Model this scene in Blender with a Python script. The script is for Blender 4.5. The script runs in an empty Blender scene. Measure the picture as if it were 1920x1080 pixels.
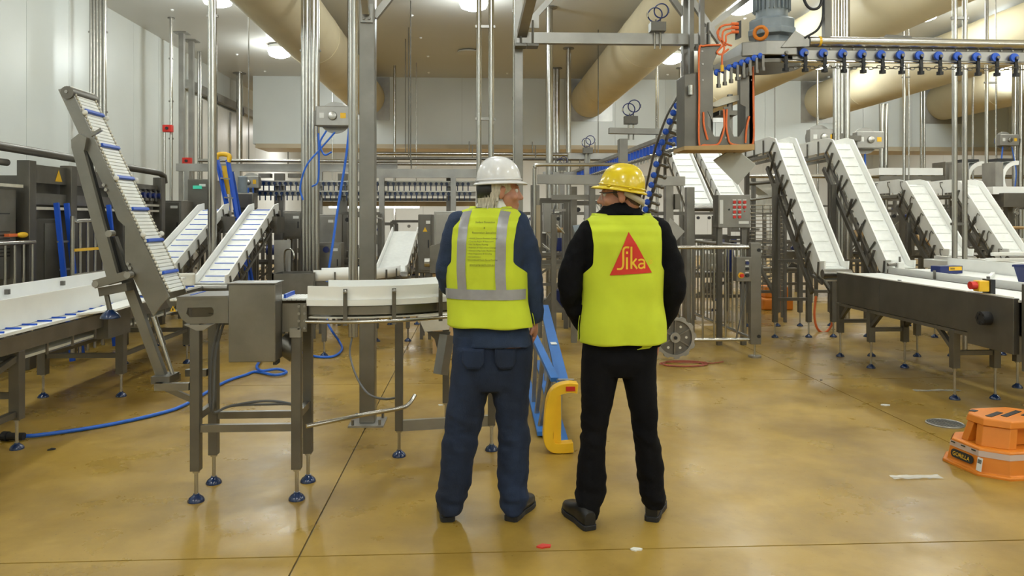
import bpy, bmesh, math, random
from mathutils import Vector, Matrix, noise
R = random.Random(7)
PI = math.pi
sc = bpy.context.scene
COL = sc.collection
# ---------------------------------------------------------------- camera
F, HZ, VPX, CH = 1400.0, 410.0, 888.0, 1.55     # focal (px of 1920), horizon row, vanishing column, eye height
YAW = math.atan((960 - VPX) / F)
ca, sa = math.cos(YAW), math.sin(YAW)
cam = bpy.data.cameras.new('camera'); camo = bpy.data.objects.new('camera', cam); COL.objects.link(camo)
cam.sensor_width = 36; cam.lens = 36 * F / 1920; cam.shift_y = -(540 - HZ) / 1920
cam.clip_start = 0.05; cam.clip_end = 200
camo.location = (0, 0, CH); camo.rotation_euler = (PI / 2, 0, -YAW)
sc.camera = camo
sc.view_settings.view_transform = 'Standard'; sc.view_settings.look = 'None'
sc.view_settings.gamma = 1; sc.view_settings.use_curve_mapping = False
sc.view_settings.exposure = -0.22
wd = bpy.data.worlds.new('world'); sc.world = wd; wd.use_nodes = True
wd.node_tree.nodes['Background'].inputs[0].default_value = (0.5, 0.55, 0.6, 1)
wd.node_tree.nodes['Background'].inputs[1].default_value = 0.05
LAMP_W = 30.0          # watts of one high-bay ceiling lamp
BACK_W = 210.0          # strip lights of the bright room behind the bulkhead

def ray(u, v):
    cx, cy, cz = u - 960, F, HZ - v
    return Vector((ca * cx + sa * cy, -sa * cx + ca * cy, cz))
def W(u, v, Y):                      # the point of pixel (u,v) at depth Y
    d = ray(u, v); t = Y / d.y
    return Vector((d.x * t, Y, CH + d.z * t))
def G(u, v, z=0.0):                  # the point of pixel (u,v) at height z
    d = ray(u, v); t = (z - CH) / d.z
    return Vector((d.x * t, d.y * t, z))
def V(*a): return Vector(a)

# ---------------------------------------------------------------- materials
def mat(name, col, rough=0.5, metal=0.0, var=0.0, scale=8.0, bump=0.0, bscale=40.0, emit=0.0, spec=0.5, stretch=None, coat=0.0, alpha=1.0, trans=0.0):
    m = bpy.data.materials.new(name); m.use_nodes = True
    nt = m.node_tree; b = nt.nodes['Principled BSDF']
    b.inputs['Base Color'].default_value = (*col, 1); b.inputs['Roughness'].default_value = rough
    b.inputs['Metallic'].default_value = metal; b.inputs['Specular IOR Level'].default_value = spec
    b.inputs['Coat Weight'].default_value = coat; b.inputs['Alpha'].default_value = alpha
    b.inputs['Transmission Weight'].default_value = trans
    if emit:
        b.inputs['Emission Color'].default_value = (*col, 1); b.inputs['Emission Strength'].default_value = emit
    if var or bump:
        tc = nt.nodes.new('ShaderNodeTexCoord'); mp = nt.nodes.new('ShaderNodeMapping')
        nt.links.new(tc.outputs['Object'], mp.inputs[0])
        if stretch: mp.inputs['Scale'].default_value = stretch
        if var:
            n = nt.nodes.new('ShaderNodeTexNoise'); n.inputs['Scale'].default_value = scale; n.inputs['Detail'].default_value = 6
            nt.links.new(mp.outputs[0], n.inputs['Vector'])
            r = nt.nodes.new('ShaderNodeValToRGB')
            r.color_ramp.elements[0].position = 0.3; r.color_ramp.elements[1].position = 0.7
            r.color_ramp.elements[0].color = (*[c * (1 - var) for c in col], 1)
            r.color_ramp.elements[1].color = (*[min(1, c * (1 + var)) for c in col], 1)
            nt.links.new(n.outputs['Fac'], r.inputs[0]); nt.links.new(r.outputs[0], b.inputs['Base Color'])
        if bump:
            n2 = nt.nodes.new('ShaderNodeTexNoise'); n2.inputs['Scale'].default_value = bscale; n2.inputs['Detail'].default_value = 4
            nt.links.new(mp.outputs[0], n2.inputs['Vector'])
            bp = nt.nodes.new('ShaderNodeBump'); bp.inputs['Strength'].default_value = bump; bp.inputs['Distance'].default_value = 0.01
            nt.links.new(n2.outputs['Fac'], bp.inputs['Height']); nt.links.new(bp.outputs[0], b.inputs['Normal'])
    return m
M = {}
M['steel'] = mat('brushed_stainless', (0.25, 0.238, 0.215), 0.36, 0.88, 0.14, 5, 0.05, 60)
M['pipe'] = mat('polished_stainless_pipe', (0.48, 0.465, 0.43), 0.27, 0.95, 0.08, 4)
M['dsteel'] = mat('dull_stainless', (0.165, 0.155, 0.135), 0.42, 0.75, 0.15, 4, 0.05, 50)
M['alu'] = mat('galvanised_beam', (0.36, 0.35, 0.325), 0.42, 0.78, 0.18, 3)
M['dark'] = mat('black_plastic', (0.02, 0.02, 0.022), 0.45)
M['rubber'] = mat('black_rubber', (0.012, 0.012, 0.014), 0.6)
M['white'] = mat('white_plastic', (0.88, 0.88, 0.85), 0.38, 0, 0.03, 6)
M['belt'] = mat('white_modular_belt', (0.84, 0.85, 0.82), 0.42, 0, 0.05, 20)
M['cream'] = mat('worn_cream_plastic', (0.66, 0.63, 0.54), 0.5, 0, 0.10, 10)
M['blue'] = mat('blue_plastic', (0.015, 0.09, 0.55), 0.38)
M['navy'] = mat('navy_plastic', (0.012, 0.025, 0.14), 0.35)
M['footblue'] = mat('dark_blue_foot', (0.005, 0.022, 0.085), 0.22, 0, coat=0.5)
M['ladder'] = mat('blue_fibreglass', (0.03, 0.15, 0.46), 0.45, 0, 0.08, 6)
M['hose'] = mat('blue_hose', (0.02, 0.13, 0.62), 0.35)
M['orange'] = mat('orange_plastic', (0.66, 0.20, 0.012), 0.5, 0, 0.06, 8)
M['cable'] = mat('orange_cable', (0.75, 0.16, 0.04), 0.5)
M['red'] = mat('red_plastic', (0.62, 0.03, 0.02), 0.4)
M['yellow'] = mat('yellow_plastic', (0.85, 0.50, 0.02), 0.42, 0, 0.05, 8)
M['grey'] = mat('grey_cable', (0.12, 0.12, 0.12), 0.5)
M['motor'] = mat('blue_grey_motor_paint', (0.22, 0.26, 0.29), 0.42, 0, 0.10, 10)
M['board'] = mat('tan_board', (0.42, 0.28, 0.12), 0.6, 0, 0.12, 5)
M['duct'] = mat('beige_duct_fabric', (0.70, 0.61, 0.41), 0.62, 0, 0.05, 1.5, 0.06, 4)
M['wall'] = mat('white_insulated_panel', (0.68, 0.71, 0.69), 0.33, 0, 0.025, 1.2)
M['wallseam'] = mat('panel_seam', (0.42, 0.43, 0.40), 0.5)
M['ceil'] = mat('ceiling_panel', (0.60, 0.59, 0.55), 0.36, 0, 0.03, 0.7)
M['beige'] = mat('beige_soffit', (0.50, 0.42, 0.29), 0.5, 0, 0.05, 2)
M['joint'] = mat('grey_joint_sealant', (0.15, 0.145, 0.12), 0.7)
M['lamp'] = mat('lamp_lens', (1.0, 0.98, 0.92), 0.4, emit=45.0)
M['tube'] = mat('fluorescent_tube', (1.0, 0.99, 0.95), 0.4, emit=14.0)
M['tan'] = mat('cardboard', (0.45, 0.29, 0.13), 0.7, 0, 0.1, 6)
M['paper'] = mat('white_label', (0.75, 0.75, 0.72), 0.6)
M['print'] = mat('dark_print', (0.03, 0.035, 0.02), 0.6)
M['glass'] = mat('clear_lens', (0.9, 0.95, 0.95), 0.05, alpha=0.25)
M['film'] = mat('crumpled_clear_film', (0.75, 0.75, 0.7), 0.25, alpha=0.5)
def floor_mat():
    m = bpy.data.materials.new('yellow_resin_floor'); m.use_nodes = True; nt = m.node_tree; b = nt.nodes['Principled BSDF']
    tc = nt.nodes.new('ShaderNodeTexCoord')
    def nz(s, d=8, rough=0.6, dist=0.0):
        n = nt.nodes.new('ShaderNodeTexNoise'); n.inputs['Scale'].default_value = s; n.inputs['Detail'].default_value = d
        n.inputs['Roughness'].default_value = rough; n.inputs['Distortion'].default_value = dist
        nt.links.new(tc.outputs['Object'], n.inputs['Vector']); return n
    def ramp(n, a, c0, e, c1):
        r = nt.nodes.new('ShaderNodeValToRGB'); r.color_ramp.elements[0].position = a; r.color_ramp.elements[1].position = e
        r.color_ramp.elements[0].color = (*c0, 1); r.color_ramp.elements[1].color = (*c1, 1); nt.links.new(n.outputs['Fac'], r.inputs[0]); return r
    base = ramp(nz(0.9, 5), 0.3, (0.34, 0.212, 0.032), 0.72, (0.44, 0.288, 0.060))
    dirt = ramp(nz(1.3, 7, 0.62, 0.15), 0.30, (0.58, 0.54, 0.47), 0.60, (1, 1, 1))
    spk = ramp(nz(55, 3), 0.27, (0.55, 0.5, 0.42), 0.33, (1, 1, 1))
    def mul(a, c):
        x = nt.nodes.new('ShaderNodeMix'); x.data_type = 'RGBA'; x.blend_type = 'MULTIPLY'; x.inputs[0].default_value = 1
        nt.links.new(a, x.inputs[6]); nt.links.new(c, x.inputs[7]); return x.outputs[2]
    nt.links.new(mul(mul(base.outputs[0], dirt.outputs[0]), spk.outputs[0]), b.inputs['Base Color'])
    rr = ramp(nz(2.2, 6), 0.3, (0.22,) * 3, 0.7, (0.46,) * 3); nt.links.new(rr.outputs[0], b.inputs['Roughness'])
    bp = nt.nodes.new('ShaderNodeBump'); bp.inputs['Strength'].default_value = 0.10; bp.inputs['Distance'].default_value = 0.01
    nt.links.new(nz(9, 4).outputs['Fac'], bp.inputs['Height']); nt.links.new(bp.outputs[0], b.inputs['Normal'])
    b.inputs['Specular IOR Level'].default_value = 0.45
    return m
M['floor'] = floor_mat()

# ---------------------------------------------------------------- mesh helpers
ORG = {}
def org(o): return ORG.get(o.name, Vector((0, 0, 0)))
class MB:
    def __init__(s): s.v = []; s.f = []
    def add(s, vs, fs):
        n = len(s.v); s.v += [Vector(p) for p in vs]; s.f += [tuple(i + n for i in f) for f in fs]; return s
    def box(s, c, d, rot=None):
        x, y, z = d[0] / 2, d[1] / 2, d[2] / 2; c = Vector(c)
        ps = [V(i, j, k) for k in (-z, z) for j in (-y, y) for i in (-x, x)]
        if rot is not None:
            if not isinstance(rot, Matrix): rot = Matrix.Rotation(rot, 3, 'Z')
            ps = [rot @ p for p in ps]
        return s.add([c + p for p in ps], [(0, 2, 3, 1), (4, 5, 7, 6), (0, 1, 5, 4), (2, 6, 7, 3), (0, 4, 6, 2), (1, 3, 7, 5)])
    def bx(s, x0, x1, y0, y1, z0, z1):
        return s.box(((x0 + x1) / 2, (y0 + y1) / 2, (z0 + z1) / 2), (abs(x1 - x0), abs(y1 - y0), abs(z1 - z0)))
    def beam(s, p0, p1, w, h=None, up=(0, 0, 1)):
        p0, p1 = Vector(p0), Vector(p1); h = w if h is None else h
        d = (p1 - p0).normalized(); u = Vector(up)
        if abs(d.dot(u)) > 0.98: u = V(0, 1, 0)
        r = d.cross(u).normalized(); u = r.cross(d)
        ps = [p + r * a * w / 2 + u * b * h / 2 for p in (p0, p1) for a, b in ((-1, -1), (1, -1), (1, 1), (-1, 1))]
        return s.add(ps, [(0, 1, 2, 3), (7, 6, 5, 4), (0, 4, 5, 1), (1, 5, 6, 2), (2, 6, 7, 3), (3, 7, 4, 0)])
    def tube(s, pts, r, n=10, caps=True, closed=False):
        pts = [Vector(p) for p in pts]; k = len(pts); rs = r if isinstance(r, (list, tuple)) else [r] * k
        vs = []; pu = None
        for i, p in enumerate(pts):
            a = pts[i - 1] if (i or closed) else p; b = pts[(i + 1) % k] if (i < k - 1 or closed) else p
            d = (b - a).normalized()
            if pu is None:
                pu = V(0, 0, 1) if abs(d.z) < 0.9 else V(1, 0, 0)
            u = (pu - d * pu.dot(d))
            u = u.normalized() if u.length > 1e-6 else d.orthogonal().normalized()
            pu = u; w = d.cross(u)
            vs += [p + (u * math.cos(t) + w * math.sin(t)) * rs[i] for t in (2 * PI * j / n for j in range(n))]
        fs = [(i * n + j, i * n + (j + 1) % n, (i + 1) * n + (j + 1) % n, (i + 1) * n + j) for i in range(k - 1) for j in range(n)]
        if closed: fs += [((k - 1) * n + j, (k - 1) * n + (j + 1) % n, (j + 1) % n, j) for j in range(n)]
        elif caps: fs += [tuple(range(n))[::-1], tuple((k - 1) * n + j for j in range(n))]
        return s.add(vs, fs)
    def cyl(s, p0, p1, r, n=14, r2=None): return s.tube([p0, p1], [r, r if r2 is None else r2], n)
    def lathe(s, prof, c=(0, 0, 0), n=20, axis='Z'):
        c = Vector(c); vs = []; k = len(prof)
        for r, z in prof:
            for j in range(n):
                t = 2 * PI * j / n; a, b = r * math.cos(t), r * math.sin(t)
                vs.append(c + (V(a, b, z) if axis == 'Z' else V(a, z, b) if axis == 'Y' else V(z, a, b)))
        fs = [(i * n + j, i * n + (j + 1) % n, (i + 1) * n + (j + 1) % n, (i + 1) * n + j) for i in range(k - 1) for j in range(n)]
        fs += [tuple(range(n))[::-1], tuple((k - 1) * n + j for j in range(n))]
        return s.add(vs, fs)
    def prism(s, loop, ext):
        loop = [Vector(p) for p in loop]; e = Vector(ext); n = len(loop)
        return s.add(loop + [p + e for p in loop], [tuple(range(n))[::-1], tuple(range(n, 2 * n))] + [(i, (i + 1) % n, n + (i + 1) % n, n + i) for i in range(n)])
    def ell(s, c, r, rot=None, n=12, m=8):
        c = Vector(c); r = (r, r, r) if isinstance(r, (int, float)) else r; vs = []
        for i in range(1, m):
            t = PI * i / m
            for j in range(n):
                q = 2 * PI * j / n; p = V(r[0] * math.sin(t) * math.cos(q), r[1] * math.sin(t) * math.sin(q), r[2] * math.cos(t))
                vs.append(c + (rot @ p if rot is not None else p))
        top, bot = V(0, 0, r[2]), V(0, 0, -r[2])
        if rot is not None: top, bot = rot @ top, rot @ bot
        vs += [c + top, c + bot]; T = (m - 1) * n
        fs = [(i * n + j, (i + 1) * n + j, (i + 1) * n + (j + 1) % n, i * n + (j + 1) % n) for i in range(m - 2) for j in range(n)]
        fs += [(T, j, (j + 1) % n) for j in range(n)] + [(T + 1, (m - 2) * n + (j + 1) % n, (m - 2) * n + j) for j in range(n)]
        return s.add(vs, fs)
    def ring(s, c, R_, r, nrm=(0, 1, 0), n=24, k=8, a0=0, a1=2 * PI):
        c = Vector(c); nrm = Vector(nrm).normalized(); u = nrm.orthogonal().normalized(); w = nrm.cross(u)
        full = abs(a1 - a0) > 6.28; cnt = n if full else n + 1
        return s.tube([c + (u * math.cos(t) + w * math.sin(t)) * R_ for t in (a0 + (a1 - a0) * i / n for i in range(cnt))], r, k, closed=full)
    def grid(s, rows):
        n = len(rows[0]); vs = [p for r in rows for p in r]
        return s.add(vs, [(i * n + j, i * n + j + 1, (i + 1) * n + j + 1, (i + 1) * n + j) for i in range(len(rows) - 1) for j in range(n - 1)])
    def build(s, name, m, parent=None, smooth=False, bev=0.0, solid=0.0):
        if parent is None:
            xs = [p.x for p in s.v]; ys = [p.y for p in s.v]; zs = [p.z for p in s.v]
            o0 = V((min(xs) + max(xs)) / 2, (min(ys) + max(ys)) / 2, min(zs))
        else: o0 = org(parent)
        me = bpy.data.meshes.new(name); me.from_pydata([tuple(p - o0) for p in s.v], [], s.f); me.validate()
        b = bmesh.new(); b.from_mesh(me); bmesh.ops.recalc_face_normals(b, faces=b.faces); b.to_mesh(me); b.free()
        if smooth:
            me.shade_smooth(); me.set_sharp_from_angle(angle=0.7)
        me.materials.append(M[m] if isinstance(m, str) else m)
        o = bpy.data.objects.new(name, me); COL.objects.link(o)
        if parent is None: o.location = o0
        else: o.parent = parent
        ORG[o.name] = o0
        if solid:
            md = o.modifiers.new('solid', 'SOLIDIFY'); md.thickness = solid; md.offset = 0
        if bev:
            md = o.modifiers.new('bevel', 'BEVEL'); md.width = bev; md.segments = 2; md.limit_method = 'ANGLE'
        return o
def tag(o, label, cat, group=None, kind=None):
    if label: o['label'] = label
    if cat: o['category'] = cat
    if group: o['group'] = group
    if kind: o['kind'] = kind
    return o
def thing(name, label, cat, loc, group=None):
    o = bpy.data.objects.new(name, None); COL.objects.link(o); o.location = loc; o.empty_display_size = 0.1
    ORG[o.name] = Vector(loc); return tag(o, label, cat, group)
def struct(o): o['kind'] = 'structure'; return o
def inst(src, parent, off, rot=None, name=None):          # a copy of a part (shared mesh) moved by off within its thing
    o = src.copy(); COL.objects.link(o); o.parent = parent; o.location = Vector(src.location) + Vector(off)
    if rot is not None: o.rotation_euler = rot
    ORG[o.name] = org(parent); return o
def copy_tree(root, loc, label, group=None):
    r = root.copy(); COL.objects.link(r); r.location = loc; r['label'] = label; ORG[r.name] = Vector(loc)
    if group: r['group'] = group
    def rec(a, b):
        for ch in a.children:
            c = ch.copy(); COL.objects.link(c); c.parent = b; rec(ch, c)
    rec(root, r); return r
def bar(name, p0, p1, w, m, parent, h=None, up=(0, 0, 1), bev=0.0): return MB().beam(p0, p1, w, h, up).build(name, m, parent, bev=bev)
def rod(name, pts, r, m, parent, n=10): return MB().tube(pts, r, n).build(name, m, parent, smooth=True)
def curve_pts(pts, n=8):                                   # Catmull-Rom through pts
    pts = [Vector(p) for p in pts]; q = [2 * pts[0] - pts[1]] + pts + [2 * pts[-1] - pts[-2]]; out = []
    for i in range(1, len(q) - 2):
        a, b, c, d = q[i - 1:i + 3]
        for k in range(n):
            t = k / n
            out.append(0.5 * ((2 * b) + (c - a) * t + (2 * a - 5 * b + 4 * c - d) * t * t + (3 * b - a - 3 * c + d) * t ** 3))
    return out + [pts[-1]]
def text(s, size, place, name, m, parent, align='LEFT', res=2, shear=0):
    cu = bpy.data.curves.new(name, 'FONT'); cu.body = s; cu.size = size; cu.align_x = align; cu.resolution_u = res; cu.shear = shear
    t = bpy.data.objects.new('tmp', cu); COL.objects.link(t); bpy.context.view_layer.update()
    me = bpy.data.meshes.new_from_object(t.evaluated_get(bpy.context.evaluated_depsgraph_get())); bpy.data.objects.remove(t); bpy.data.curves.remove(cu)
    b = MB(); b.add([place(p.co.x, p.co.y) for p in me.vertices], [tuple(p.vertices) for p in me.polygons]); bpy.data.meshes.remove(me)
    return b.build(name, m, parent)
def flat(o, ux, uz):                                       # text placement on a plane: origin, x axis, y axis
    o, ux, uz = Vector(o), Vector(ux), Vector(uz); return lambda x, y: o + ux * x + uz * y
# ---------------------------------------------------------------- the hall
CEIL, XL, XR, YB, YF, YFAR = 5.5, -6.85, 17.0, 21.0, -5.0, 31.0
fl = struct(MB().bx(XL - .2, XR + .2, YF - .2, YFAR + .2, -0.2, -0.012).build('floor', 'joint'))
xs = [XL, -4.9, -0.80, 3.29, 7.38, 11.47, XR]; ysj = [YF, -0.08, 3.47, 7.05, 10.6, 14.15, 17.7, 21.25, 24.8, 28.3, YFAR]
for i in range(len(xs) - 1):
    for j in range(len(ysj) - 1):
        g = 0.0045; MB().bx(xs[i] + g, xs[i + 1] - g, ysj[j] + g, ysj[j + 1] - g, -0.012, 0).build('floor_slab', 'floor', fl)
struct(MB().bx(XL - .2, XR + .2, YF - .2, YFAR + .2, CEIL, CEIL + 0.2).build('ceiling', 'ceil'))
ce = bpy.data.objects['ceiling']
bs = None                                                   # little panel fixings dotting the ceiling
for u, v in [(1, 1)]:
    for i in range(9):
        for j in range(9):
            x = -5.6 + i * 2.2 + R.uniform(-.1, .1); y = 5 + j * 1.9 + R.uniform(-.1, .1)
            if bs is None:
                bs = MB().lathe([(0.035, 0), (0.03, -0.02), (0.012, -0.03)], (x, y, CEIL), 8).build('ceiling_fixing', 'white', ce); b0 = V(x, y, 0)
            else: inst(bs, ce, V(x, y, 0) - b0)
def wall_panels(name, axis, at, a0, a1, z0, z1, w, thick, sign):
    wl = struct((MB().bx(at, at + sign * .2, a0, a1, z0, z1) if axis == 'X' else MB().bx(a0, a1, at, at + sign * .2, z0, z1)).build(name, 'wallseam'))
    n = max(1, round((a1 - a0) / w)); st = (a1 - a0) / n
    for i in range(n):
        p, q = a0 + i * st + .004, a0 + (i + 1) * st - .004
        (MB().bx(at - sign * thick, at, p, q, z0, z1) if axis == 'X' else MB().bx(p, q, at - sign * thick, at, z0, z1)).build('wall_panel', 'wall', wl)
    return wl
wall_panels('wall_left', 'X', XL, YF, YFAR, 0, CEIL, 1.2, .012, -1)
wall_panels('wall_right', 'X', XR, YF, YFAR, 0, CEIL, 1.2, .012, 1)
wall_panels('wall_front', 'Y', YF, XL, XR, 0, CEIL, 1.2, .012, -1)
wall_panels('wall_far', 'Y', YFAR, XL, XR, 0, CEIL, 1.2, .012, 1)
# the bulkhead that hangs across the hall, ducts enter it
BZ = 3.62
bh = wall_panels('wall_bulkhead', 'Y', YB, -6.1, XR, BZ, CEIL, 1.45, .012, 1)
struct(MB().bx(-6.0, XR, YB - .10, YB + 1.2, BZ - .12, BZ).build('trim_1', 'beige'))
struct(MB().bx(-6.1, -5.98, YB, YB + 1.2, BZ, CEIL).build('trim_2', 'wall'))
# blank window recess frame on the left wall, near the camera
tr = struct(MB().bx(XL, XL + .02, 7.55, 7.62, 2.6, CEIL).build('trim_3', 'steel'))
struct(MB().bx(XL, XL + .03, 5.0, 7.9, 2.52, 2.6).build('trim_4', 'wall'))
# sliding door gear in the left wall far end
d1 = struct(MB().bx(XL, XL + .08, 18.4, 22.6, 0.05, 4.55).build('door_1', 'white'))
MB().bx(XL + .06, XL + .2, 17.9, 24.0, 4.62, 4.82).build('door_rail', 'alu', d1)
for y in (18.9, 20.0, 21.1): MB().bx(XL + .08, XL + .12, y, y + .05, 0.1, 4.5).build('door_rib', 'alu', d1)
for y in (19.4, 21.6): MB().cyl((XL + .2, y, 4.6), (XL + .3, y, 4.6), .13).build('door_roller', 'dark', d1)
# ---------------------------------------------------------------- ceiling lamps (the grid the photograph shows, carried on over the whole hall)
seen = {(-4.4, 17.2): 'lit round ceiling lamp left of the left-hand duct', (4.65, 17.4): 'lit round ceiling lamp right of the central duct, above the drop frame',
        (8.4, 17.8): 'lit round ceiling lamp behind the overhead trolley chain', (8.3, 13.4): 'lit round ceiling lamp at the top right between two ducts',
        (0.0, 13.1): 'lit round ceiling lamp at the top edge above the white helmet', (4.75, 13.1): 'lit round ceiling lamp half hidden behind the overhead motor'}
lampo = None
def lamp(x, y, lab, out=False):
    global lampo
    if lampo is None:
        lampo = thing('ceiling_lamp', lab, 'ceiling lamp', (x, y, CEIL), 'high-bay ceiling lamps')
        MB().lathe([(0.16, 0), (0.24, -0.03), (0.25, -0.10), (0.235, -0.10)], (x, y, CEIL), 24).build('housing', 'white', lampo, smooth=True)
        MB().lathe([(0.23, -0.10), (0.25, -0.17), (0.22, -0.25), (0.12, -0.29), (0.02, -0.30)], (x, y, CEIL), 24).build('lens', 'lamp', lampo, smooth=True)
    else: copy_tree(lampo, (x, y, CEIL), lab)
    l = bpy.data.lights.new('lamp_light', 'POINT'); l.shadow_soft_size = 0.2; l.energy = LAMP_W * 2.3; l.color = (0.84, 0.97, 1.0)
    lo = bpy.data.objects.new('lamp_light', l); COL.objects.link(lo); lo.location = (x, y, CEIL - .52)
for (x, y), lab in seen.items(): lamp(x, y, lab)
for x in (-4.4, 0.1, 4.7, 8.4, 12.8):
    for y in (8.9, 4.5, 0.2, -3.2): lamp(x, y, 'ceiling lamp of the same grid, overhead outside the picture')
for x, y in ((12.8, 17.6), (12.8, 13.3), (-4.4, 13.1)): lamp(x, y, 'ceiling lamp hidden by ducts or past the edge of the picture')
vent = MB().lathe([(0.2, 0), (0.26, -0.02), (0.26, -0.05), (0.1, -0.07)], (-0.12, 17.6, CEIL), 20).build('ceiling_vent', 'ceil', smooth=True)
tag(vent, 'round pale ceiling vent above the white helmet', 'vent')
# bright room behind the bulkhead: strip lights
for i, (x, y, z, lab) in enumerate([(-2.5, 19.0, 1.84, 'lit fluorescent strip light hanging low under the far chain conveyor'), (-4.5, 26, 4.6, None), (1.5, 26, 4.6, None), (8, 26, 4.6, None), (13, 26, 4.6, None)]):
    L = 2.3 if i == 0 else 3.0
    t = thing('strip_light', lab or 'lit strip light in the bright room behind the bulkhead', 'strip light', (x, y, z), 'strip lights in the rear room')
    MB().bx(x - L / 2, x + L / 2, y - .09, y + .09, z + .05, z + .13).build('housing', 'alu', t)
    for s in (-.05, .05): MB().cyl((x - L / 2 + .03, y + s, z + .01), (x + L / 2 - .03, y + s, z + .01), .035).build('tube', 'tube', t)
    for s in (-L / 2 + .1, L / 2 - .1): MB().cyl((x + s, y, z + .1), (x + s, y, CEIL), .012, 6).build('hanger_rod', 'pipe', t)
    l = bpy.data.lights.new('strip_glow', 'AREA'); l.shape = 'RECTANGLE'; l.size = L; l.size_y = .2; l.energy = BACK_W if i else 40; l.color = (1, .98, .94)
    lo = bpy.data.objects.new('strip_glow', l); COL.objects.link(lo); lo.location = (x, y, z - .06)
# ---------------------------------------------------------------- air ducts
for x, lab in ((-3.0, 'beige round air duct running back on the left, ending behind the square column'), (3.27, 'beige round air duct in the centre, above the yellow helmet'),
               (6.45, 'beige round air duct passing behind the overhead motor'), (10.0, 'beige round air duct second from the right edge'), (13.6, 'beige round air duct furthest right')):
    t = thing('air_duct', lab, 'air duct', (x, 0, 4.42), 'beige air ducts under the ceiling')
    MB().cyl((x, -4.5, 4.93), (x, YB - .03, 4.93), .52, 40).build('duct_sleeve', 'duct', t, smooth=True)
    MB().bx(x - .62, x + .66, YB - .03, YB - .012, 4.3, CEIL).build('wall_flange', 'alu', t)
    for y in (5, 9.5, 14, 18.5): MB().ring((x, y, 4.93), .521, .006, (0, 1, 0), 40, 6).build('seam_band', 'duct', t, smooth=True)
    for y in (4, 8, 12, 16, 20):
        MB().cyl((x, y, 5.44), (x, y, CEIL), .012, 6).build('hanger_rod', 'pipe', t)
# ---------------------------------------------------------------- vertical posts and pipes
def vpipe(us, Y, v0, v1, r, name, label, flange=False, clamps=(), z0=None, z1=None, group=None, mtl='pipe', dy=None):
    ps = [W(u, 300, Y + (dy[i] if dy else 0)) for i, u in enumerate(us)]
    zt = CEIL if v0 is None else W(us[0], v0, Y).z; zb = 0 if v1 is None else W(us[0], v1, Y).z
    t = thing(name, label, 'pipe', (ps[0].x, ps[0].y, zb), group)
    rr = r if isinstance(r, (list, tuple)) else [r] * len(us)
    for p, q in zip(ps, rr): MB().cyl((p.x, p.y, zb), (p.x, p.y, zt), q, 14).build('pipe_length', mtl, t, smooth=True)
    if flange:
        for p, q in zip(ps, rr): MB().cyl((p.x, p.y, zt - .02), (p.x, p.y, zt), q * 2.2, 14).build('ceiling_flange', 'steel', t)
    for cv in clamps:
        z = W(us[0], cv, Y).z
        MB().beam((ps[0].x - rr[0] * 1.4, ps[0].y, z), (ps[-1].x + rr[-1] * 1.4, ps[-1].y, z), rr[0] * 1.2, .03).build('clamp', 'steel', t)
    return t
vpipe([171, 177, 183, 189, 196], 13.1, None, None, [.030, .030, .030, .030, .035], 'pipe_bundle', 'bundle of five thin steel pipes against the left wall', clamps=(60, 210))
vpipe([321], 15.0, None, None, .03, 'riser_pipe', 'thin steel riser pipe on the left wall behind the red box', True, clamps=(110, 190, 260))
for u, Y, lab in ((341, 16.2, 'square steel wall post nearest, with a ceiling plate, left wall'), (359, 16.9, 'square steel wall post second, beside its twin on the left wall')):
    p = W(u, 200, Y); t = thing('square_post', lab, 'post', (p.x, p.y, 0), 'square posts along the left wall')
    MB().bx(p.x - .05, p.x + .05, Y - .05, Y + .05, 0, CEIL - .02).build('shaft', 'alu', t); MB().bx(p.x - .14, p.x + .14, Y - .14, Y + .14, CEIL - .02, CEIL).build('ceiling_plate', 'alu', t)
vpipe([372, 376], 18, None, None, .025, 'conduit_pair', 'pair of slim steel conduits beyond the square wall posts')
vpipe([393, 400], 9.6, -6, None, [.022, .042], 'pipe_pair', 'paired steel pipes just left of the upright blue stepladder', clamps=(30,))
vpipe([449], 20.6, None, None, .08, 'pipe_column', 'round steel column beside the sliding door gear', True)
vpipe([569, 575, 581, 587, 594], 10.6, None, None, [.034, .03, .03, .034, .04], 'pipe_bundle', 'thick bundle of five steel pipes behind the steel sink', clamps=(95,), dy=[0, -.02, 0, -.02, 0])
vpipe([658, 665], 6.1, None, 632, [.02, .026], 'drop_pipe', 'twin drop pipes left of the square column, ending above the floor with a cable')
vpipe([740], 19.4, None, None, .035, 'riser_pipe', 'thin steel pipe right of the square column, far back')
vpipe([898, 921], 8.6, None, None, [.03, .033], 'pipe_pair', 'two parallel thin pipes with rungs above the white helmet', clamps=(50, 223))
vpipe([964], 8.2, None, 560, .015, 'slim_pipe', 'very slim pipe just left of the frame column behind the white helmet', clamps=(20, 184))
vpipe([1030], 13.9, None, None, .066, 'pipe_column', 'round steel column with a ceiling flange right of the white helmet', True)
vpipe([1039, 1045], 19.5, None, None, [.05, .06], 'pipe_column', 'two slim round columns behind the flanged column', True)
vpipe([1066], 17.2, None, None, .06, 'pipe_column', 'round column in front of the central duct end', True)
vpipe([1232], 18.3, None, None, .04, 'riser_pipe', 'thin riser pipe left of the lamp over the drop frame', True)
vpipe([1277], 19.3, None, None, .06, 'pipe_column', 'round steel column left of the inclined blue roller chain', True)
vpipe([1566, 1572, 1578, 1588], 11.3, None, None, [.034, .03, .03, .045], 'pipe_bundle', 'bundle of four steel pipes between the first two white inclines', dy=[0, -.02, 0, 0])
vpipe([1533], 19, None, None, .03, 'riser_pipe', 'thin riser pipe left of the four-pipe bundle')
vpipe([1653, 1661], 18, 195, None, [.06, .05], 'pipe_pair', 'paired steel pipes right of the cable reels')
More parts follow.
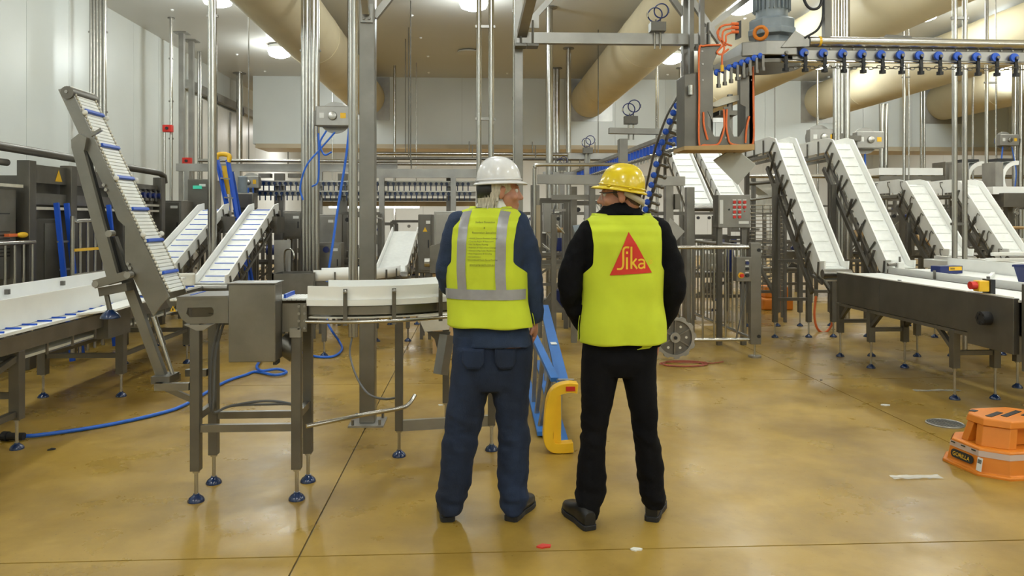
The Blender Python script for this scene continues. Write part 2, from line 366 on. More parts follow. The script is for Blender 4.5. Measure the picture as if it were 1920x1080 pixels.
vpipe([1695, 1704], 14.6, None, None, [.03, .015], 'pipe_pair', 'slim pipe pair under the third duct', clamps=(145,))
vpipe([1727, 1733], 20.2, None, None, .03, 'pipe_pair', 'far slim pipe pair right of centre between inclines two and three')
vpipe([1790, 1809], 8.5, None, None, [.030, .029], 'pipe_pair', 'pair of steel pipes in front of the fourth duct end', clamps=(34, 420))
vpipe([1824], 17, None, None, .025, 'riser_pipe', 'thin riser between the two right-hand pipe groups')
vpipe([1850, 1867], 12.6, None, None, [.03, .01], 'pipe_pair', 'steel pipe with a thin rod beside it near the right edge', clamps=(155,))
vpipe([1902, 1913], 16, None, None, [.05, .06], 'pipe_pair', 'pipe pair at the right edge carrying a small blue reel')
# main square column with base plate and braces
p = G(690, 793); t = thing('square_column', 'tall square stainless column bolted to the floor left of the white-helmet man', 'column', p)
MB().bx(p.x - .058, p.x + .058, p.y - .058, p.y + .058, .012, CEIL).build('shaft', 'steel', t, bev=.006)
MB().bx(p.x - .13, p.x + .13, p.y - .13, p.y + .13, 0, .012).build('base_plate', 'alu', t)
for a in (-.1, .1):
    for b in (-.1, .1): MB().cyl((p.x + a, p.y + b, .012), (p.x + a, p.y + b, .05), .011, 8).build('anchor_bolt', 'steel', t)
zb = W(697, 32, p.y).z
MB().bx(p.x - .045, p.x + .045, p.y - .075, p.y - .06, zb - .06, zb + .08).build('gusset', 'alu', t)
bar('brace', (p.x + .05, p.y, zb), W(748, -25, p.y), .05, 'alu', t); bar('brace', (p.x, p.y - .1, zb), (p.x - .02, p.y - .5, zb + .75), .05, 'alu', t)
for s in (-.02, .02): MB().cyl((p.x + s, p.y - .075, zb - .03), (p.x + s, p.y - .09, zb - .03), .012, 8).build('bolt', 'steel', t)
# ---------------------------------------------------------------- the two men
M['skin'] = mat('skin', (0.44, 0.20, 0.125), 0.5, 0, 0.10, 18)
M['hiviz'] = mat('fluorescent_yellow_fabric', (0.56, 0.66, 0.03), 0.85, 0, 0.05, 9, 0.10, 300)
M['tape'] = mat('grey_reflective_tape', (0.33, 0.33, 0.35), 0.35, 0.25, 0.06, 30)
M['jeans'] = mat('blue_denim', (0.0095, 0.019, 0.048), 0.9, 0, 0.5, 6, 0.25, 250, stretch=(1, 1, .35))
M['jumper'] = mat('navy_fleece', (0.020, 0.036, 0.080), 0.95, 0, 0.18, 9, 0.3, 180)
M['blackcloth'] = mat('black_fabric', (0.0042, 0.0042, 0.0055), 0.95, 0, 0.3, 8, 0.2, 160, spec=0.2)
M['hair'] = mat('grey_blond_hair', (0.46, 0.42, 0.33), 0.5, 0, 0.3, 30, stretch=(6, 6, 1))
M['stubble'] = mat('short_brown_hair', (0.10, 0.065, 0.045), 0.8, 0, 0.3, 60)
M['hatw'] = mat('white_hard_hat_shell', (0.74, 0.74, 0.76), 0.25, coat=0.4)
M['haty'] = mat('yellow_hard_hat_shell', (0.74, 0.55, 0.012), 0.25, coat=0.4)
M['strap'] = mat('pale_headband', (0.42, 0.37, 0.28), 0.6)
M['shoe'] = mat('black_shoe_leather', (0.008, 0.008, 0.009), 0.42)
M['logored'] = mat('red_logo_print', (0.60, 0.03, 0.015), 0.7)
M['logoyel'] = mat('yellow_logo_print', (0.80, 0.52, 0.03), 0.7)
M['eye'] = mat('eye_white', (0.7, 0.68, 0.65), 0.2)

def fuse(mb, voxel, it=6, fac=0.5):
    me = bpy.data.meshes.new('t'); me.from_pydata([tuple(p) for p in mb.v], [], mb.f)
    b = bmesh.new(); b.from_mesh(me); bmesh.ops.recalc_face_normals(b, faces=b.faces); b.to_mesh(me); b.free()
    o = bpy.data.objects.new('t', me); COL.objects.link(o)
    r = o.modifiers.new('r', 'REMESH'); r.mode = 'VOXEL'; r.voxel_size = voxel
    s = o.modifiers.new('s', 'SMOOTH'); s.factor = fac; s.iterations = it
    bpy.context.view_layer.update()
    m2 = bpy.data.meshes.new_from_object(o.evaluated_get(bpy.context.evaluated_depsgraph_get()))
    out = MB(); out.v = [v.co.copy() for v in m2.vertices]; out.f = [tuple(p.vertices) for p in m2.polygons]
    nr = [v.normal.copy() for v in m2.vertices]
    bpy.data.objects.remove(o); bpy.data.meshes.remove(me); bpy.data.meshes.remove(m2)
    return out, nr
def wrinkle(out, nr, fn):
    out.v = [p + n * fn(p) for p, n in zip(out.v, nr)]; return out
def loft(mb, rings, n=26):                    # rings: (centre, half vector x, half vector y, power)
    vs = []
    for c, a, b, pw in rings:
        for j in range(n):
            t = 2 * PI * j / n; x, y = math.cos(t), math.sin(t)
            vs.append(c + a * (math.copysign(abs(x) ** (2 / pw), x)) + b * (math.copysign(abs(y) ** (2 / pw), y)))
    k = len(rings)
    fs = [(i * n + j, i * n + (j + 1) % n, (i + 1) * n + (j + 1) % n, (i + 1) * n + j) for i in range(k - 1) for j in range(n)]
    mb.add(vs, fs + [tuple(range(n))[::-1], tuple((k - 1) * n + j for j in range(n))])
def lerp_tab(tab, z):
    if z <= tab[0][0]: return tab[0][1:]
    for a, b in zip(tab, tab[1:]):
        if z <= b[0]:
            t = (z - a[0]) / (b[0] - a[0]); t = t * t * (3 - 2 * t)
            return tuple(p + (q - p) * t for p, q in zip(a[1:], b[1:]))
    return tab[-1][1:]
def hand(mb, wrist, d, palm_n, thumb_side, curl=0.5, s=1.0):
    d = Vector(d).normalized(); pn = Vector(palm_n); pn = (pn - d * pn.dot(d)).normalized(); side = d.cross(pn) * thumb_side
    w = Vector(wrist); rot = Matrix((side, pn, d)).transposed()
    mb.ell(w + d * .05 * s, (.042 * s, .018 * s, .058 * s), rot)
    for i, (o, L) in enumerate(((.030, .068), (.010, .077), (-.011, .072), (-.030, .056))):
        p = w + d * .088 * s + side * o * s; q = [p]; dd = d.copy()
        for k in range(3):
            a = curl * (.55 + .35 * k); dd = (d * math.cos(a) + pn * math.sin(a)); q.append(q[-1] + dd * L * s / 2.6)
        mb.tube(q, [.0105 * s, .0098 * s, .009 * s, .0075 * s], 8); mb.ell(q[-1], .0075 * s, None, 8, 6)
    p = w + d * .03 * s + side * .034 * s
    q = [p, p + (d * .6 + side * .6 + pn * .25) * .036 * s, p + (d * 1.2 + side * .75 + pn * .5) * .05 * s]
    mb.tube(q, [.014 * s, .012 * s, .009 * s], 8); mb.ell(q[-1], .009 * s, None, 8, 6)

def person(c):
    Y0 = c['Y']; th = c['turn']; ct, st_ = math.cos(th), math.sin(th)
    ctr = W(c['u'], 500, Y0); ctr.z = 0
    root = thing('person', c['label'], 'person', ctr)
    px = Y0 / F
    def T(x, y, z): return V(ctr.x + x * ct + y * st_, ctr.y - x * st_ + y * ct, z)        # torso frame -> world
    tab = c['torso']                                                                       # (z, half width, half depth, centre x, centre y)
    def surf(x, z, off=0.0, back=True, flare=True):
        hw, hd, cx, cy = lerp_tab(tab, z); hw += off; hd += off
        t = max(-1, min(1, x / hw)); y = hd * (1 - abs(t) ** 2.3) ** (1 / 2.3)
        if flare: y += .010 * noise.noise(V(x * 7, z * 5, c['seed'])) + .006 * noise.noise(V(x * 18, z * 7, c['seed'] + 4))
        return T(cx + x, cy - y if back else cy + y, z)
    def trings(sh):
        zs = [tab[0][0] + (tab[-1][0] - tab[0][0]) * i / 24 for i in range(25)]
        out = []
        for z in zs:
            hw, hd, cx, cy = lerp_tab(tab, z); cc = T(cx, cy, z)
            out.append((cc, (T(cx + 1, cy, z) - cc) * (hw + sh), (T(cx, cy + 1, z) - cc) * (hd + sh), 2.3))
        return out
    def leg_rings(rows, sh):
        out = []
        for v, ul, ur, hd, yo in rows:
            cc = W((ul + ur) / 2, v, Y0 + yo); out.append((cc, V((ur - ul) / 2 * px + sh, 0, 0), V(0, hd + sh, 0), 2.2))
        return out
    def arm_pts(a): return curve_pts([W(u, v, Y0 + yo) for u, v, yo, r in a], 5), [r for r in c_interp([q[3] for q in a], 5)]
    def c_interp(r, n):
        o = []
        for a, b in zip(r, r[1:]): o += [a + (b - a) * k / n for k in range(n)]
        return o + [r[-1]]
    # --- head frame
    hc = W(c['head'][0], c['head'][1], Y0 + c['head'][2]); fa = c['face']; fd = V(math.sin(fa), math.cos(fa), 0); sd = V(math.cos(fa), -math.sin(fa), 0)
    tilt = c['tilt']; up = (V(0, 0, 1) * math.cos(tilt) - fd * math.sin(tilt)).normalized(); f2 = (fd * math.cos(tilt) + V(0, 0, 1) * math.sin(tilt)).normalized()
    def H(f, s, z, hat=False): return hc + (f2 if hat else fd) * f + sd * s + (up if hat else V(0, 0, 1)) * z
    hrot = Matrix((fd, sd, V(0, 0, 1))).transposed()
    # --- body: one continuous figure
    b = MB(); k = c.get('hs', 1.0)
    for f, s, z, r in [(-.012, 0, .045, (.098, .078, .086)), (.03, 0, -.03, (.066, .062, .088)), (.036, 0, -.082, (.052, .05, .036)), (.080, 0, -.10, (.018, .024, .017)),
                       (.090, 0, .004, (.014, .012, .030)), (.102, 0, -.018, (.014, .012, .020)), (.110, 0, -.030, (.015, .014, .013)), (.100, .012, -.034, (.012, .010, .009)), (.100, -.012, -.034, (.012, .010, .009)),
                       (.080, 0, .026, (.017, .052, .011)), (.089, 0, -.063, (.012, .026, .007)), (.087, 0, -.076, (.012, .022, .008)), (.058, .040, -.028, (.028, .026, .026)), (.058, -.040, -.028, (.028, .026, .026)),
                       (-.012, .077, -.008, (.020, .012, .033)), (-.012, -.077, -.008, (.020, .012, .033)), (-.006, .082, .010, (.020, .010, .014)), (-.006, -.082, .010, (.020, .010, .014)),
                       (-.05, 0, -.03, (.05, .058, .06))]:
        b.ell(H(f * k, s * k, z * k), tuple(q * k for q in r), hrot, 20, 14)
    nb = T(tab[-1][3], tab[-1][4], tab[-1][0] - .12)
    b.tube([H(-.02, 0, -.06), H(-.03, 0, -.13), nb], [.058, .060, .075], 20)
    loft(b, trings(-.022))
    for L in c['legs']: loft(b, leg_rings(L[:-1], -.022))
    for side, a in zip((-1, 1), c['arms']):
        pts, rs = arm_pts(a); b.tube(pts, [q - .014 for q in rs], 16)
        hd_ = (pts[-1] - pts[-3]).normalized(); hand(b, pts[-1] - hd_ * .01, hd_, c['palm'][side], c['thumb'][side], .55)
    fb, nr = fuse(b, .0055, 4); body = fb.build('body', 'skin', root, smooth=True)
    for s in (-1, 1):
        e = MB().ell(H(.076 * k, s * .030 * k, .006), .0125, None, 12, 8).build('eye', 'eye', body, smooth=True)
    # --- trousers
    b = MB()
    for L in c['legs']: loft(b, leg_rings(L, 0))
    loft(b, leg_rings(c['hips'], 0))
    fb, nr = fuse(b, .008, 5)
    sd_ = c['seed']
    def tw(p):
        k_ = max(0, 1 - abs(p.z - .45) / .25) + max(0, 1 - abs(p.z - .12) / .16) * 1.3 + .35
        n = noise.noise(V(p.x * 7 + sd_, p.y * 7, p.z * 17 + p.x * 8)) * .0085 + noise.noise(V(p.x * 16, p.y * 16 + sd_, p.z * 34)) * .004
        return n * k_
    tr_ = wrinkle(fb, nr, tw).build('trousers', c['trouser'], root, smooth=True)
    if c.get('pockets'):
        for u0, u1 in ((866, 908), (928, 968)):
            rows = []
            for i in range(7):
                v = 655 + i * 6.5; w = 1 if i < 5 else 1 - (i - 4) * .22; um = (u0 + u1) / 2
                rows.append([W(um + (u0 - um) * w + (u1 - u0) * w * j / 8, v, Y0 - .145) for j in range(9)])
            g = MB().grid(rows)
            def snap(p):
                hw = .205; t = max(-.98, min(.98, (p.x - ctr.x - .01) / hw)); return V(p.x, Y0 - .128 * (1 - abs(t) ** 2.2) ** (1 / 2.2) - .012, p.z)
            g.v = [snap(p) for p in g.v]; g.build('back_pocket', 'jeans', tr_, smooth=True, solid=.006)
    # --- jumper or jacket
    b = MB(); loft(b, trings(0))
    for a in c['arms']:
        pts, rs = arm_pts(a); b.tube(pts, rs, 18); b.ell(pts[0], rs[0], None, 16, 12)
    fb, nr = fuse(b, .008, 7)
    def jw(p): return noise.noise(V(p.x * 9 + sd_, p.y * 9, p.z * 15 - p.x * 12)) * .009 + noise.noise(V(p.x * 24, p.y * 24 + sd_, p.z * 30)) * .0035
    wrinkle(fb, nr, jw).build(c['topname'], c['top'], root, smooth=True)
    # collar
    zc = tab[-1][0]; hw, hd, cx, cy = tab[-1][1:]
    for q in range(c['collar_rows']):
        rows = []
        for i in range(4):
            z = zc - .03 + (c['collar_h'] + .02) * i / 3; sp = .010 + .006 * q - (.006 * i)
            rows.append([T(cx + c['cdx'] * i / 3 + (hw + sp) * math.cos(t), cy + .012 * i / 3 + (hd + sp) * math.sin(t), z - q * .012 + .018 * math.sin(t) * (i / 3) * -1) for t in (2 * PI * j / 36 for j in range(37))])
        MB().grid(rows).build('collar', c['collar_m'][q], root, smooth=True, solid=.008)
    # --- vest: back and front panels that meet at the sides below the armholes
    z0, z1, za = c['vest']; vest = None
    def lim(z, off):
        hw = lerp_tab(tab, z)[0] + off
        if z < za: return hw
        t = min(1, (z - za) / .07); t = t * t * (3 - 2 * t)
        return min(hw, hw + (c['vlim'] - hw) * t + .012 * max(0, (z - 1.42) / .15))
    vo = .020
    for back in (True, False):
        rows = []
        for i in range(61):
            z = z0 + (z1 - z0) * i / 60; l = lim(z, vo + .008 * max(0, 1 - (z - z0) / .2))
            zz = z
            rows.append([surf(l * math.sin(PI * (j / 48 - .5)), zz + (0 if i else .003 * math.sin(j * .35)), vo + .010 * max(0, 1 - (z - z0) / .2), back) for j in range(49)])
        g = MB().grid(rows)
        if vest is None: allg = g
        else: pass
        if back: bg = g
        else: bg.add(g.v, g.f)
        vest = True
    # shoulder bridge between the two panels
    rows = []
    for j in range(11):
        s_ = j / 10
        rows.append([surf(-lim(z1, vo) + 2 * lim(z1, vo) * i / 30, z1, vo, True).lerp(surf(-lim(z1, vo) + 2 * lim(z1, vo) * i / 30, z1, vo, False), s_) + V(0, 0, .010 * math.sin(PI * s_)) for i in list(range(0, 31))])
    keep = [[r[i] for r in rows] for i in range(31)]
    for part in (keep[0:7], keep[24:31]): bg.add(*(lambda m_: (m_.v, m_.f))(MB().grid(part)))
    vest = bg.build('safety_vest', 'hiviz', root, smooth=True, solid=.004)
    vo2 = vo + .006
    def S(x, z): return surf(x, z, vo2, True)
    def patch(x0, x1, za_, zb_, name, m, nx=10, nz=14, fn=None, off=.006):
        rows = [[surf((fn(zz) if fn else 0) + x0 + (x1 - x0) * j / nx, zz, vo + off + .010 * max(0, 1 - (zz - z0) / .2)) for j in range(nx + 1)] for zz in (za_ + (zb_ - za_) * i / nz for i in range(nz + 1))]
        return MB().grid(rows).build(name, m, vest, smooth=True)
    c['dress'](patch, S, lim, surf, vo, vest, z0, z1)
    if c.get('flap'): MB().prism([W(u, v, Y0 - .118) for u, v in c['flap']], (0, .006, 0)).build('vest_tail', 'hiviz', vest)
    # --- shoes
    for hx, hy, ang, L in c['shoes']:
        d = V(math.sin(ang), math.cos(ang), 0); r_ = V(math.cos(ang), -math.sin(ang), 0); h0 = V(hx, hy, 0)
        prof = [(-.005, .030, .075), (.02, .038, .10), (.07, .040, .115), (.11, .041, .10), (.15, .045, .082), (.20, .049, .070), (.25, .045, .060), (.28, .030, .048), (.293, .012, .035)]
        m_ = MB(); loft(m_, [(h0 + d * a * L + V(0, 0, .012 + hh / 2), r_ * w, V(0, 0, hh / 2), 2.6) for a, w, hh in prof], 20)
        sh = m_.build('shoe', 'shoe', root, smooth=True)
        m_ = MB()
        o2 = [(-.012, .026), (.0, .037), (.06, .041), (.11, .039), (.16, .047), (.21, .052), (.26, .046), (.29, .030), (.302, .01)]
        lp = [h0 + d * a * L + r_ * w for a, w in o2] + [h0 + d * a * L - r_ * w for a, w in o2[::-1]]
        m_.prism(lp, (0, 0, .026)); m_.build('sole', 'rubber', sh, bev=.003)
    # --- hair
    if c['hair'] == 'long':
        b = MB(); RR = random.Random(3)
        b.ell(H(-.018, 0, .035), (.098, .080, .084), hrot, 20, 12)
        for i in range(150):
            a = PI + RR.uniform(-1.5, 1.5); s0 = math.cos(a); s1 = math.sin(a)
            lo = -.115 + .10 * max(0, abs(a - PI) - .9) + RR.uniform(-.03, .02)
            q = [H(-.015 + .092 * s0, .080 * s1, .05), H(-.015 + .098 * s0, .083 * s1, -.005), H(-.02 + .093 * s0, .079 * s1, lo * .55), H(-.022 + (.100 + RR.uniform(-.01, .02)) * s0, (.088 + RR.uniform(-.01, .015)) * s1 + RR.uniform(-.012, .012), lo)]
            b.tube(curve_pts(q, 4), [.011 - .0085 * k_ / 12 for k_ in range(13)], 5)
        b.build('hair', 'hair', root, smooth=True)
    else:
        b = MB(); b.ell(H(-.019, 0, .038), (.097, .0795, .084), hrot, 24, 16); b.ell(H(-.058, 0, -.02), (.048, .060, .055), hrot, 20, 12); b.build('hair', 'stubble', root, smooth=True)
    # --- helmet
    hat = c['hat']; ox, oz = hat['at']
    he = None; rows = []; n = 56
    def rim(t, grow, drop, peak):
        cf = math.cos(t); pk = max(0, cf) ** 2.2 * peak
        return H(ox + (hat['len'] + grow) * cf + pk, (hat['wid'] + grow) * math.sin(t), oz + drop - pk * .22, True)
    for i in range(15):
        a = PI / 2 * i / 14; rr = math.cos(a) ** .78 if i < 14 else 0.0; z = math.sin(a) ** 1.02 * hat['h']
        rows.append([H(ox + hat['len'] * rr * math.cos(t) - .008 * (1 - rr), hat['wid'] * rr * math.sin(t), oz + z + (.010 * math.exp(-(math.sin(t) * rr * 5) ** 2) * min(1, i / 5) if hat['ridge'] else 0), True) for t in (2 * PI * j / n for j in range(n + 1))])
    brim = [[rim(t, .016, -.012, hat['peak']) for t in (2 * PI * j / n for j in range(n + 1))], [rim(t, .012, -.004, hat['peak'] * .8) for t in (2 * PI * j / n for j in range(n + 1))], [rim(t, .006, .0, 0.0) for t in (2 * PI * j / n for j in range(n + 1))]]
    g = MB().grid(brim + rows); helmet = g.build('hard_hat', hat['m'], root, smooth=True, solid=.004)
    MB().tube([rim(2 * PI * j / n, .004, .012, 0) for j in range(n)], .004, 6, closed=True).build('rim_ridge', hat['m'], helmet, smooth=True)
    if hat['vents']:
        for i in range(-2, 3):
            a = .36; t0 = -PI / 2 + i * .0
            q0, q1 = [H(ox + f, s_ , oz + hat['h'] * .955, True) for f, s_ in ((i * .024 - .008, -.048), (i * .024 + .008, -.048))] if False else [H(ox - .008 + i * .026 + e_, -.040 + .003 * i * i, oz + hat['h'] * .945 - .002 * i * i, True) for e_ in (-.008, .008)]
            MB().beam(q0, q1, .006, .006).build('vent_slot', 'dark', helmet)
    if hat['strap'] == 'dark':
        MB().grid([[H(-.02 + (.098 + .004 * i) * math.cos(t), (.083 + .003 * i) * math.sin(t), z, True) for t in (PI - 1.15 + 2.3 * j / 20 for j in range(21))] for i, z in ((0, -.028), (1, .015), (1, .055))]).build('headband', 'dark', helmet, smooth=True, solid=.006)
    else:
        MB().grid([[H(-.02 + .104 * math.cos(t), .087 * math.sin(t), z + .052 * (abs(t - PI) / 1.75) ** 1.4, True) for t in (PI - 1.55 + 3.1 * j / 24 for j in range(25))] for z in (-.040, -.008)]).build('headband', 'strap', helmet, smooth=True, solid=.004)
    if hat['ridge']:
        for t in (1.1, 2.0, 4.3, 5.2):
            q = rim(t, .008, .004, 0); MB().ell(q, (.012, .012, .005), None, 8, 6).build('rim_lug', hat['m'], helmet, smooth=True)
    if c.get('glasses'):
        gl = MB()
        for s in (-1, 1): gl.tube([H(-.02, s * .084, .012), H(.03, s * .080, .014), H(.085, s * .062, .012)], .0028, 6)
        gl.tube([H(.085, -.062, .014), H(.103, -.03, .018), H(.108, 0, .018), H(.103, .03, .018), H(.085, .062, .014)], .0025, 6)
        go = gl.build('glasses', 'dark', root, smooth=True)
        for s in (-1, 1): MB().grid([[H(.104 - .016 * (abs(q) / .058) ** 2, s * q, z) for q in (.008, .022, .036, .056)] for z in (.016, -.004, -.022)]).build('lens', 'glass', go, smooth=True)
    return root

def dress1(patch, S, lim, surf, vo, vest, z0, z1):
    bend = lambda z: 0
    patch(-.125, -.075, 1.195, z1 - .004, 'reflective_strip', 'tape', 4, 24); patch(.075, .125, 1.195, z1 - .004, 'reflective_strip', 'tape', 4, 24)
    za, zb = 1.146, 1.197
    for back in (True, False):
        MB().grid([[surf(lim(z, vo) * math.sin(PI * (j / 48 - .5)), z, vo + .007 + .010 * max(0, 1 - (z - z0) / .2), back) for j in range(49)] for z in (za, (za + zb) / 2, zb)]).build('reflective_band', 'tape', vest, smooth=True)
    def put(x0, zt): return lambda x, y: surf(x0 + x, zt + y, vo + .008)
    text('Surface Protection', .0135, put(.012, 1.528), 'print_line', 'print', vest, 'CENTER'); text('&', .0125, put(.012, 1.500), 'print_line', 'print', vest, 'CENTER')
    text('Restoration Specialists', .0135, put(.012, 1.476), 'print_line', 'print', vest, 'CENTER')
    for i, s in enumerate(['Acid & Chemical Resistant Coatings', 'Concrete Repair & Restoration', 'Non Slip Epoxy Flooring', 'Polyester & Polyurethane Coatings', 'Waterproofing Sealer Membranes', 'Floor Preparation & Grinding', 'Soil Stabilisation', 'Decorative & Mosaic Epoxy Flooring']):
        text('\u2022 ' + s, .0098, put(-.066, 1.449 - i * .0152), 'print_line', 'print', vest)
    text('www.poly-tech.com.au', .0135, put(.010, 1.317), 'print_line', 'print', vest, 'CENTER'); patch(-.052, .072, 1.3125, 1.3135, 'print_line', 'print', 8, 1, off=.008)
def dress2(patch, S, lim, surf, vo, vest, z0, z1):
    k = .214 / 271; X0, Z0 = .006, 1.272
    def L(x, y, off=.006): return surf(X0 + (x - 742) * k, Z0 + (930 - y) * k, vo + off)
    rows = []
    for i in range(19):
        t = i / 18; a, b = (607 + (728 - 607) * t, 930 + (660 - 930) * t), (878 + (728 - 878) * t, 915 + (660 - 915) * t)
        rows.append([L(a[0] + (b[0] - a[0]) * j / 12, a[1] + (b[1] - a[1]) * j / 12) for j in range(13)])
    MB().grid(rows).build('logo_triangle', 'logored', vest, smooth=True)
    def stroke(pts, w, name, closed=False):
        P = [Vector((*p, 0)) for p in pts]; P = curve_pts(P, 5) if len(P) > 2 else [P[0].lerp(P[1], i / 6) for i in range(7)]
        r = []
        for i, p in enumerate(P):
            d = (P[min(i + 1, len(P) - 1)] - P[max(i - 1, 0)]).normalized(); nn = V(-d.y, d.x, 0) * w / 2
            r.append([L((p + nn).x, (p + nn).y, .0075), L((p - nn).x, (p - nn).y, .0075)])
        return MB().grid(r).build(name, 'logoyel', vest)
    stroke([(727, 757), (706, 756), (694, 764), (690, 785), (690, 845), (686, 876), (674, 889), (650, 890)], 12, 'logo_letter')
    stroke([(713, 818), (713, 892)], 13, 'logo_letter'); stroke([(714, 782), (714, 797)], 13, 'logo_letter')
    stroke([(741, 752), (741, 890)], 12, 'logo_letter'); stroke([(774, 826), (744, 860)], 11, 'logo_letter'); stroke([(750, 852), (778, 889)], 12, 'logo_letter')
    stroke([(786, 838), (805, 832), (822, 838), (827, 852), (827, 888)], 11, 'logo_letter'); stroke([(826, 858), (802, 858), (789, 868), (792, 882), (808, 886), (826, 876)], 10, 'logo_letter')
    stroke([(868 + 11 * math.cos(2 * PI * i / 12), 848 + 11 * math.sin(2 * PI * i / 12)) for i in range(13)], 2.6, 'registered_mark')
    text('R', .0125, lambda x, y: surf(X0 + (863 - 742) * k + x, Z0 + (854 - 0) * 0 + (930 - 854) * k + y, vo + .0075), 'registered_mark', 'logoyel', vest)
DOWN = {-1: V(1, 0, 0), 1: V(-1, 0, 0)}
person(dict(label='man in white hard hat, yellow vest with grey reflective tape, navy jumper and blue jeans', Y=3.85, u=913, turn=math.radians(14), seed=1.7,
    torso=[(.90, .205, .135, .03, 0), (1.0, .195, .130, .02, 0), (1.15, .188, .125, .005, 0), (1.30, .192, .128, 0, 0), (1.42, .198, .128, .003, 0), (1.50, .192, .118, .006, .005), (1.55, .172, .100, .008, .012), (1.585, .135, .085, .012, .02), (1.612, .080, .075, .018, .03)],
    legs=[[(650, 850, 925, .115, 0), (690, 846, 922, .11, 0), (729, 843, 917, .105, .0), (794, 833, 904, .09, .0), (849, 828, 892, .085, .01), (911, 822, 881, .082, .01), (940, 820, 874, .085, .01), (957, 822, 866, .09, .01)],
          [(650, 918, 1000, .115, 0), (690, 920, 996, .11, 0), (729, 921, 993, .105, .0), (794, 930, 991, .09, 0), (818, 932, 994, .09, 0), (872, 932, 991, .085, .01), (927, 935, 991, .085, .01), (945, 938, 988, .09, .015), (958, 944, 980, .09, .02)]],
    hips=[(625, 852, 996, .12, 0), (650, 849, 1000, .125, 0), (690, 846, 998, .125, -.005), (715, 845, 995, .115, 0), (728, 850, 985, .10, 0)],
    arms=[[(862, 418, .01, .066), (846, 462, 0, .060), (836, 512, .02, .054), (852, 545, .13, .048), (885, 560, .24, .042)],
          [(966, 417, 0, .070), (986, 462, -.005, .066), (996, 515, -.01, .062), (1001, 562, .0, .054), (1002, 603, .03, .044)]],
    palm={-1: V(0, 0, -1), 1: V(-1, .3, 0)}, thumb={-1: 1, 1: -1}, trouser='jeans', pockets=True, top='jumper', topname='jumper', collar_rows=2, collar_h=.045, cdx=.01, collar_m=['jumper', 'paper'],
    vest=(1.003, 1.603, 1.27), vlim=.158, dress=dress1, head=(938, 360, .02), face=math.radians(80), tilt=math.radians(2), hair='long',
    hat=dict(at=(-.006, .050), len=.116, wid=.104, h=.132, peak=.018, m='hatw', ridge=False, vents=True, strap='dark'),
    shoes=[(W(840, 960, 3.86).x, 3.83, math.radians(-4), .95), (W(957, 960, 3.86).x, 3.82, math.radians(26), .92)]))
person(dict(label='man in yellow hard hat, yellow vest with red triangle logo, black jacket and black trousers', Y=3.78, u=1167, turn=math.radians(-3), seed=5.2,
    torso=[(.90, .195, .13, 0, 0), (1.0, .198, .135, 0, 0), (1.15, .185, .13, 0, 0), (1.30, .192, .132, 0, 0), (1.42, .205, .130, 0, 0), (1.48, .200, .120, 0, .005), (1.53, .175, .102, 0, .012), (1.565, .135, .088, 0, .02), (1.60, .100, .085, 0, .03)],
    legs=[[(640, 1093, 1160, .115, 0), (670, 1090, 1161, .112, 0), (697, 1089, 1161, .108, 0), (763, 1089, 1146, .095, 0), (810, 1091, 1137, .088, 0), (845, 1085, 1135, .085, 0), (880, 1082, 1136, .08, 0), (919, 1079, 1137, .08, 0), (946, 1078, 1129, .085, 0), (968, 1082, 1120, .085, 0)],
          [(640, 1162, 1232, .115, 0), (670, 1162, 1231, .112, 0), (697, 1163, 1230, .108, 0), (750, 1177, 1232, .095, 0), (815, 1188, 1233, .088, .01), (845, 1191, 1241, .085, .01), (896, 1195, 1245, .08, .02), (925, 1198, 1247, .08, .02), (950, 1206, 1240, .085, .03)]],
    hips=[(615, 1094, 1230, .12, 0), (645, 1091, 1232, .125, 0), (675, 1090, 1231, .125, -.005), (690, 1092, 1229, .115, 0), (702, 1100, 1222, .10, 0)],
    arms=[[(1108, 436, .01, .070), (1083, 482, .0, .068), (1068, 535, .0, .062), (1085, 590, .08, .054), (1112, 628, .16, .045)],
          [(1232, 432, .01, .070), (1253, 482, .0, .068), (1262, 540, .0, .064), (1246, 592, .08, .054), (1222, 630, .16, .045)]],
    palm={-1: V(0, -1, 0), 1: V(0, -1, 0)}, thumb={-1: 1, 1: -1}, trouser='blackcloth', top='blackcloth', topname='jacket', collar_rows=1, collar_h=.022, cdx=0, collar_m=['blackcloth'],
    vest=(.925, 1.566, 1.26), vlim=.172, dress=dress2, head=(1164, 367, .02), face=math.radians(-74), tilt=math.radians(9), hair='short', glasses=True, flap=[(1188, 654), (1212, 646), (1230, 630), (1229, 645), (1218, 653), (1196, 656)],
    hat=dict(at=(0.0, .034), len=.116, wid=.104, h=.122, peak=.026, m='haty', ridge=True, vents=False, strap='pale'),
    shoes=[(W(1103, 960, 3.74).x, 3.69, math.radians(-17), .95), (W(1220, 960, 3.8).x, 3.78, math.radians(22), .95)]))
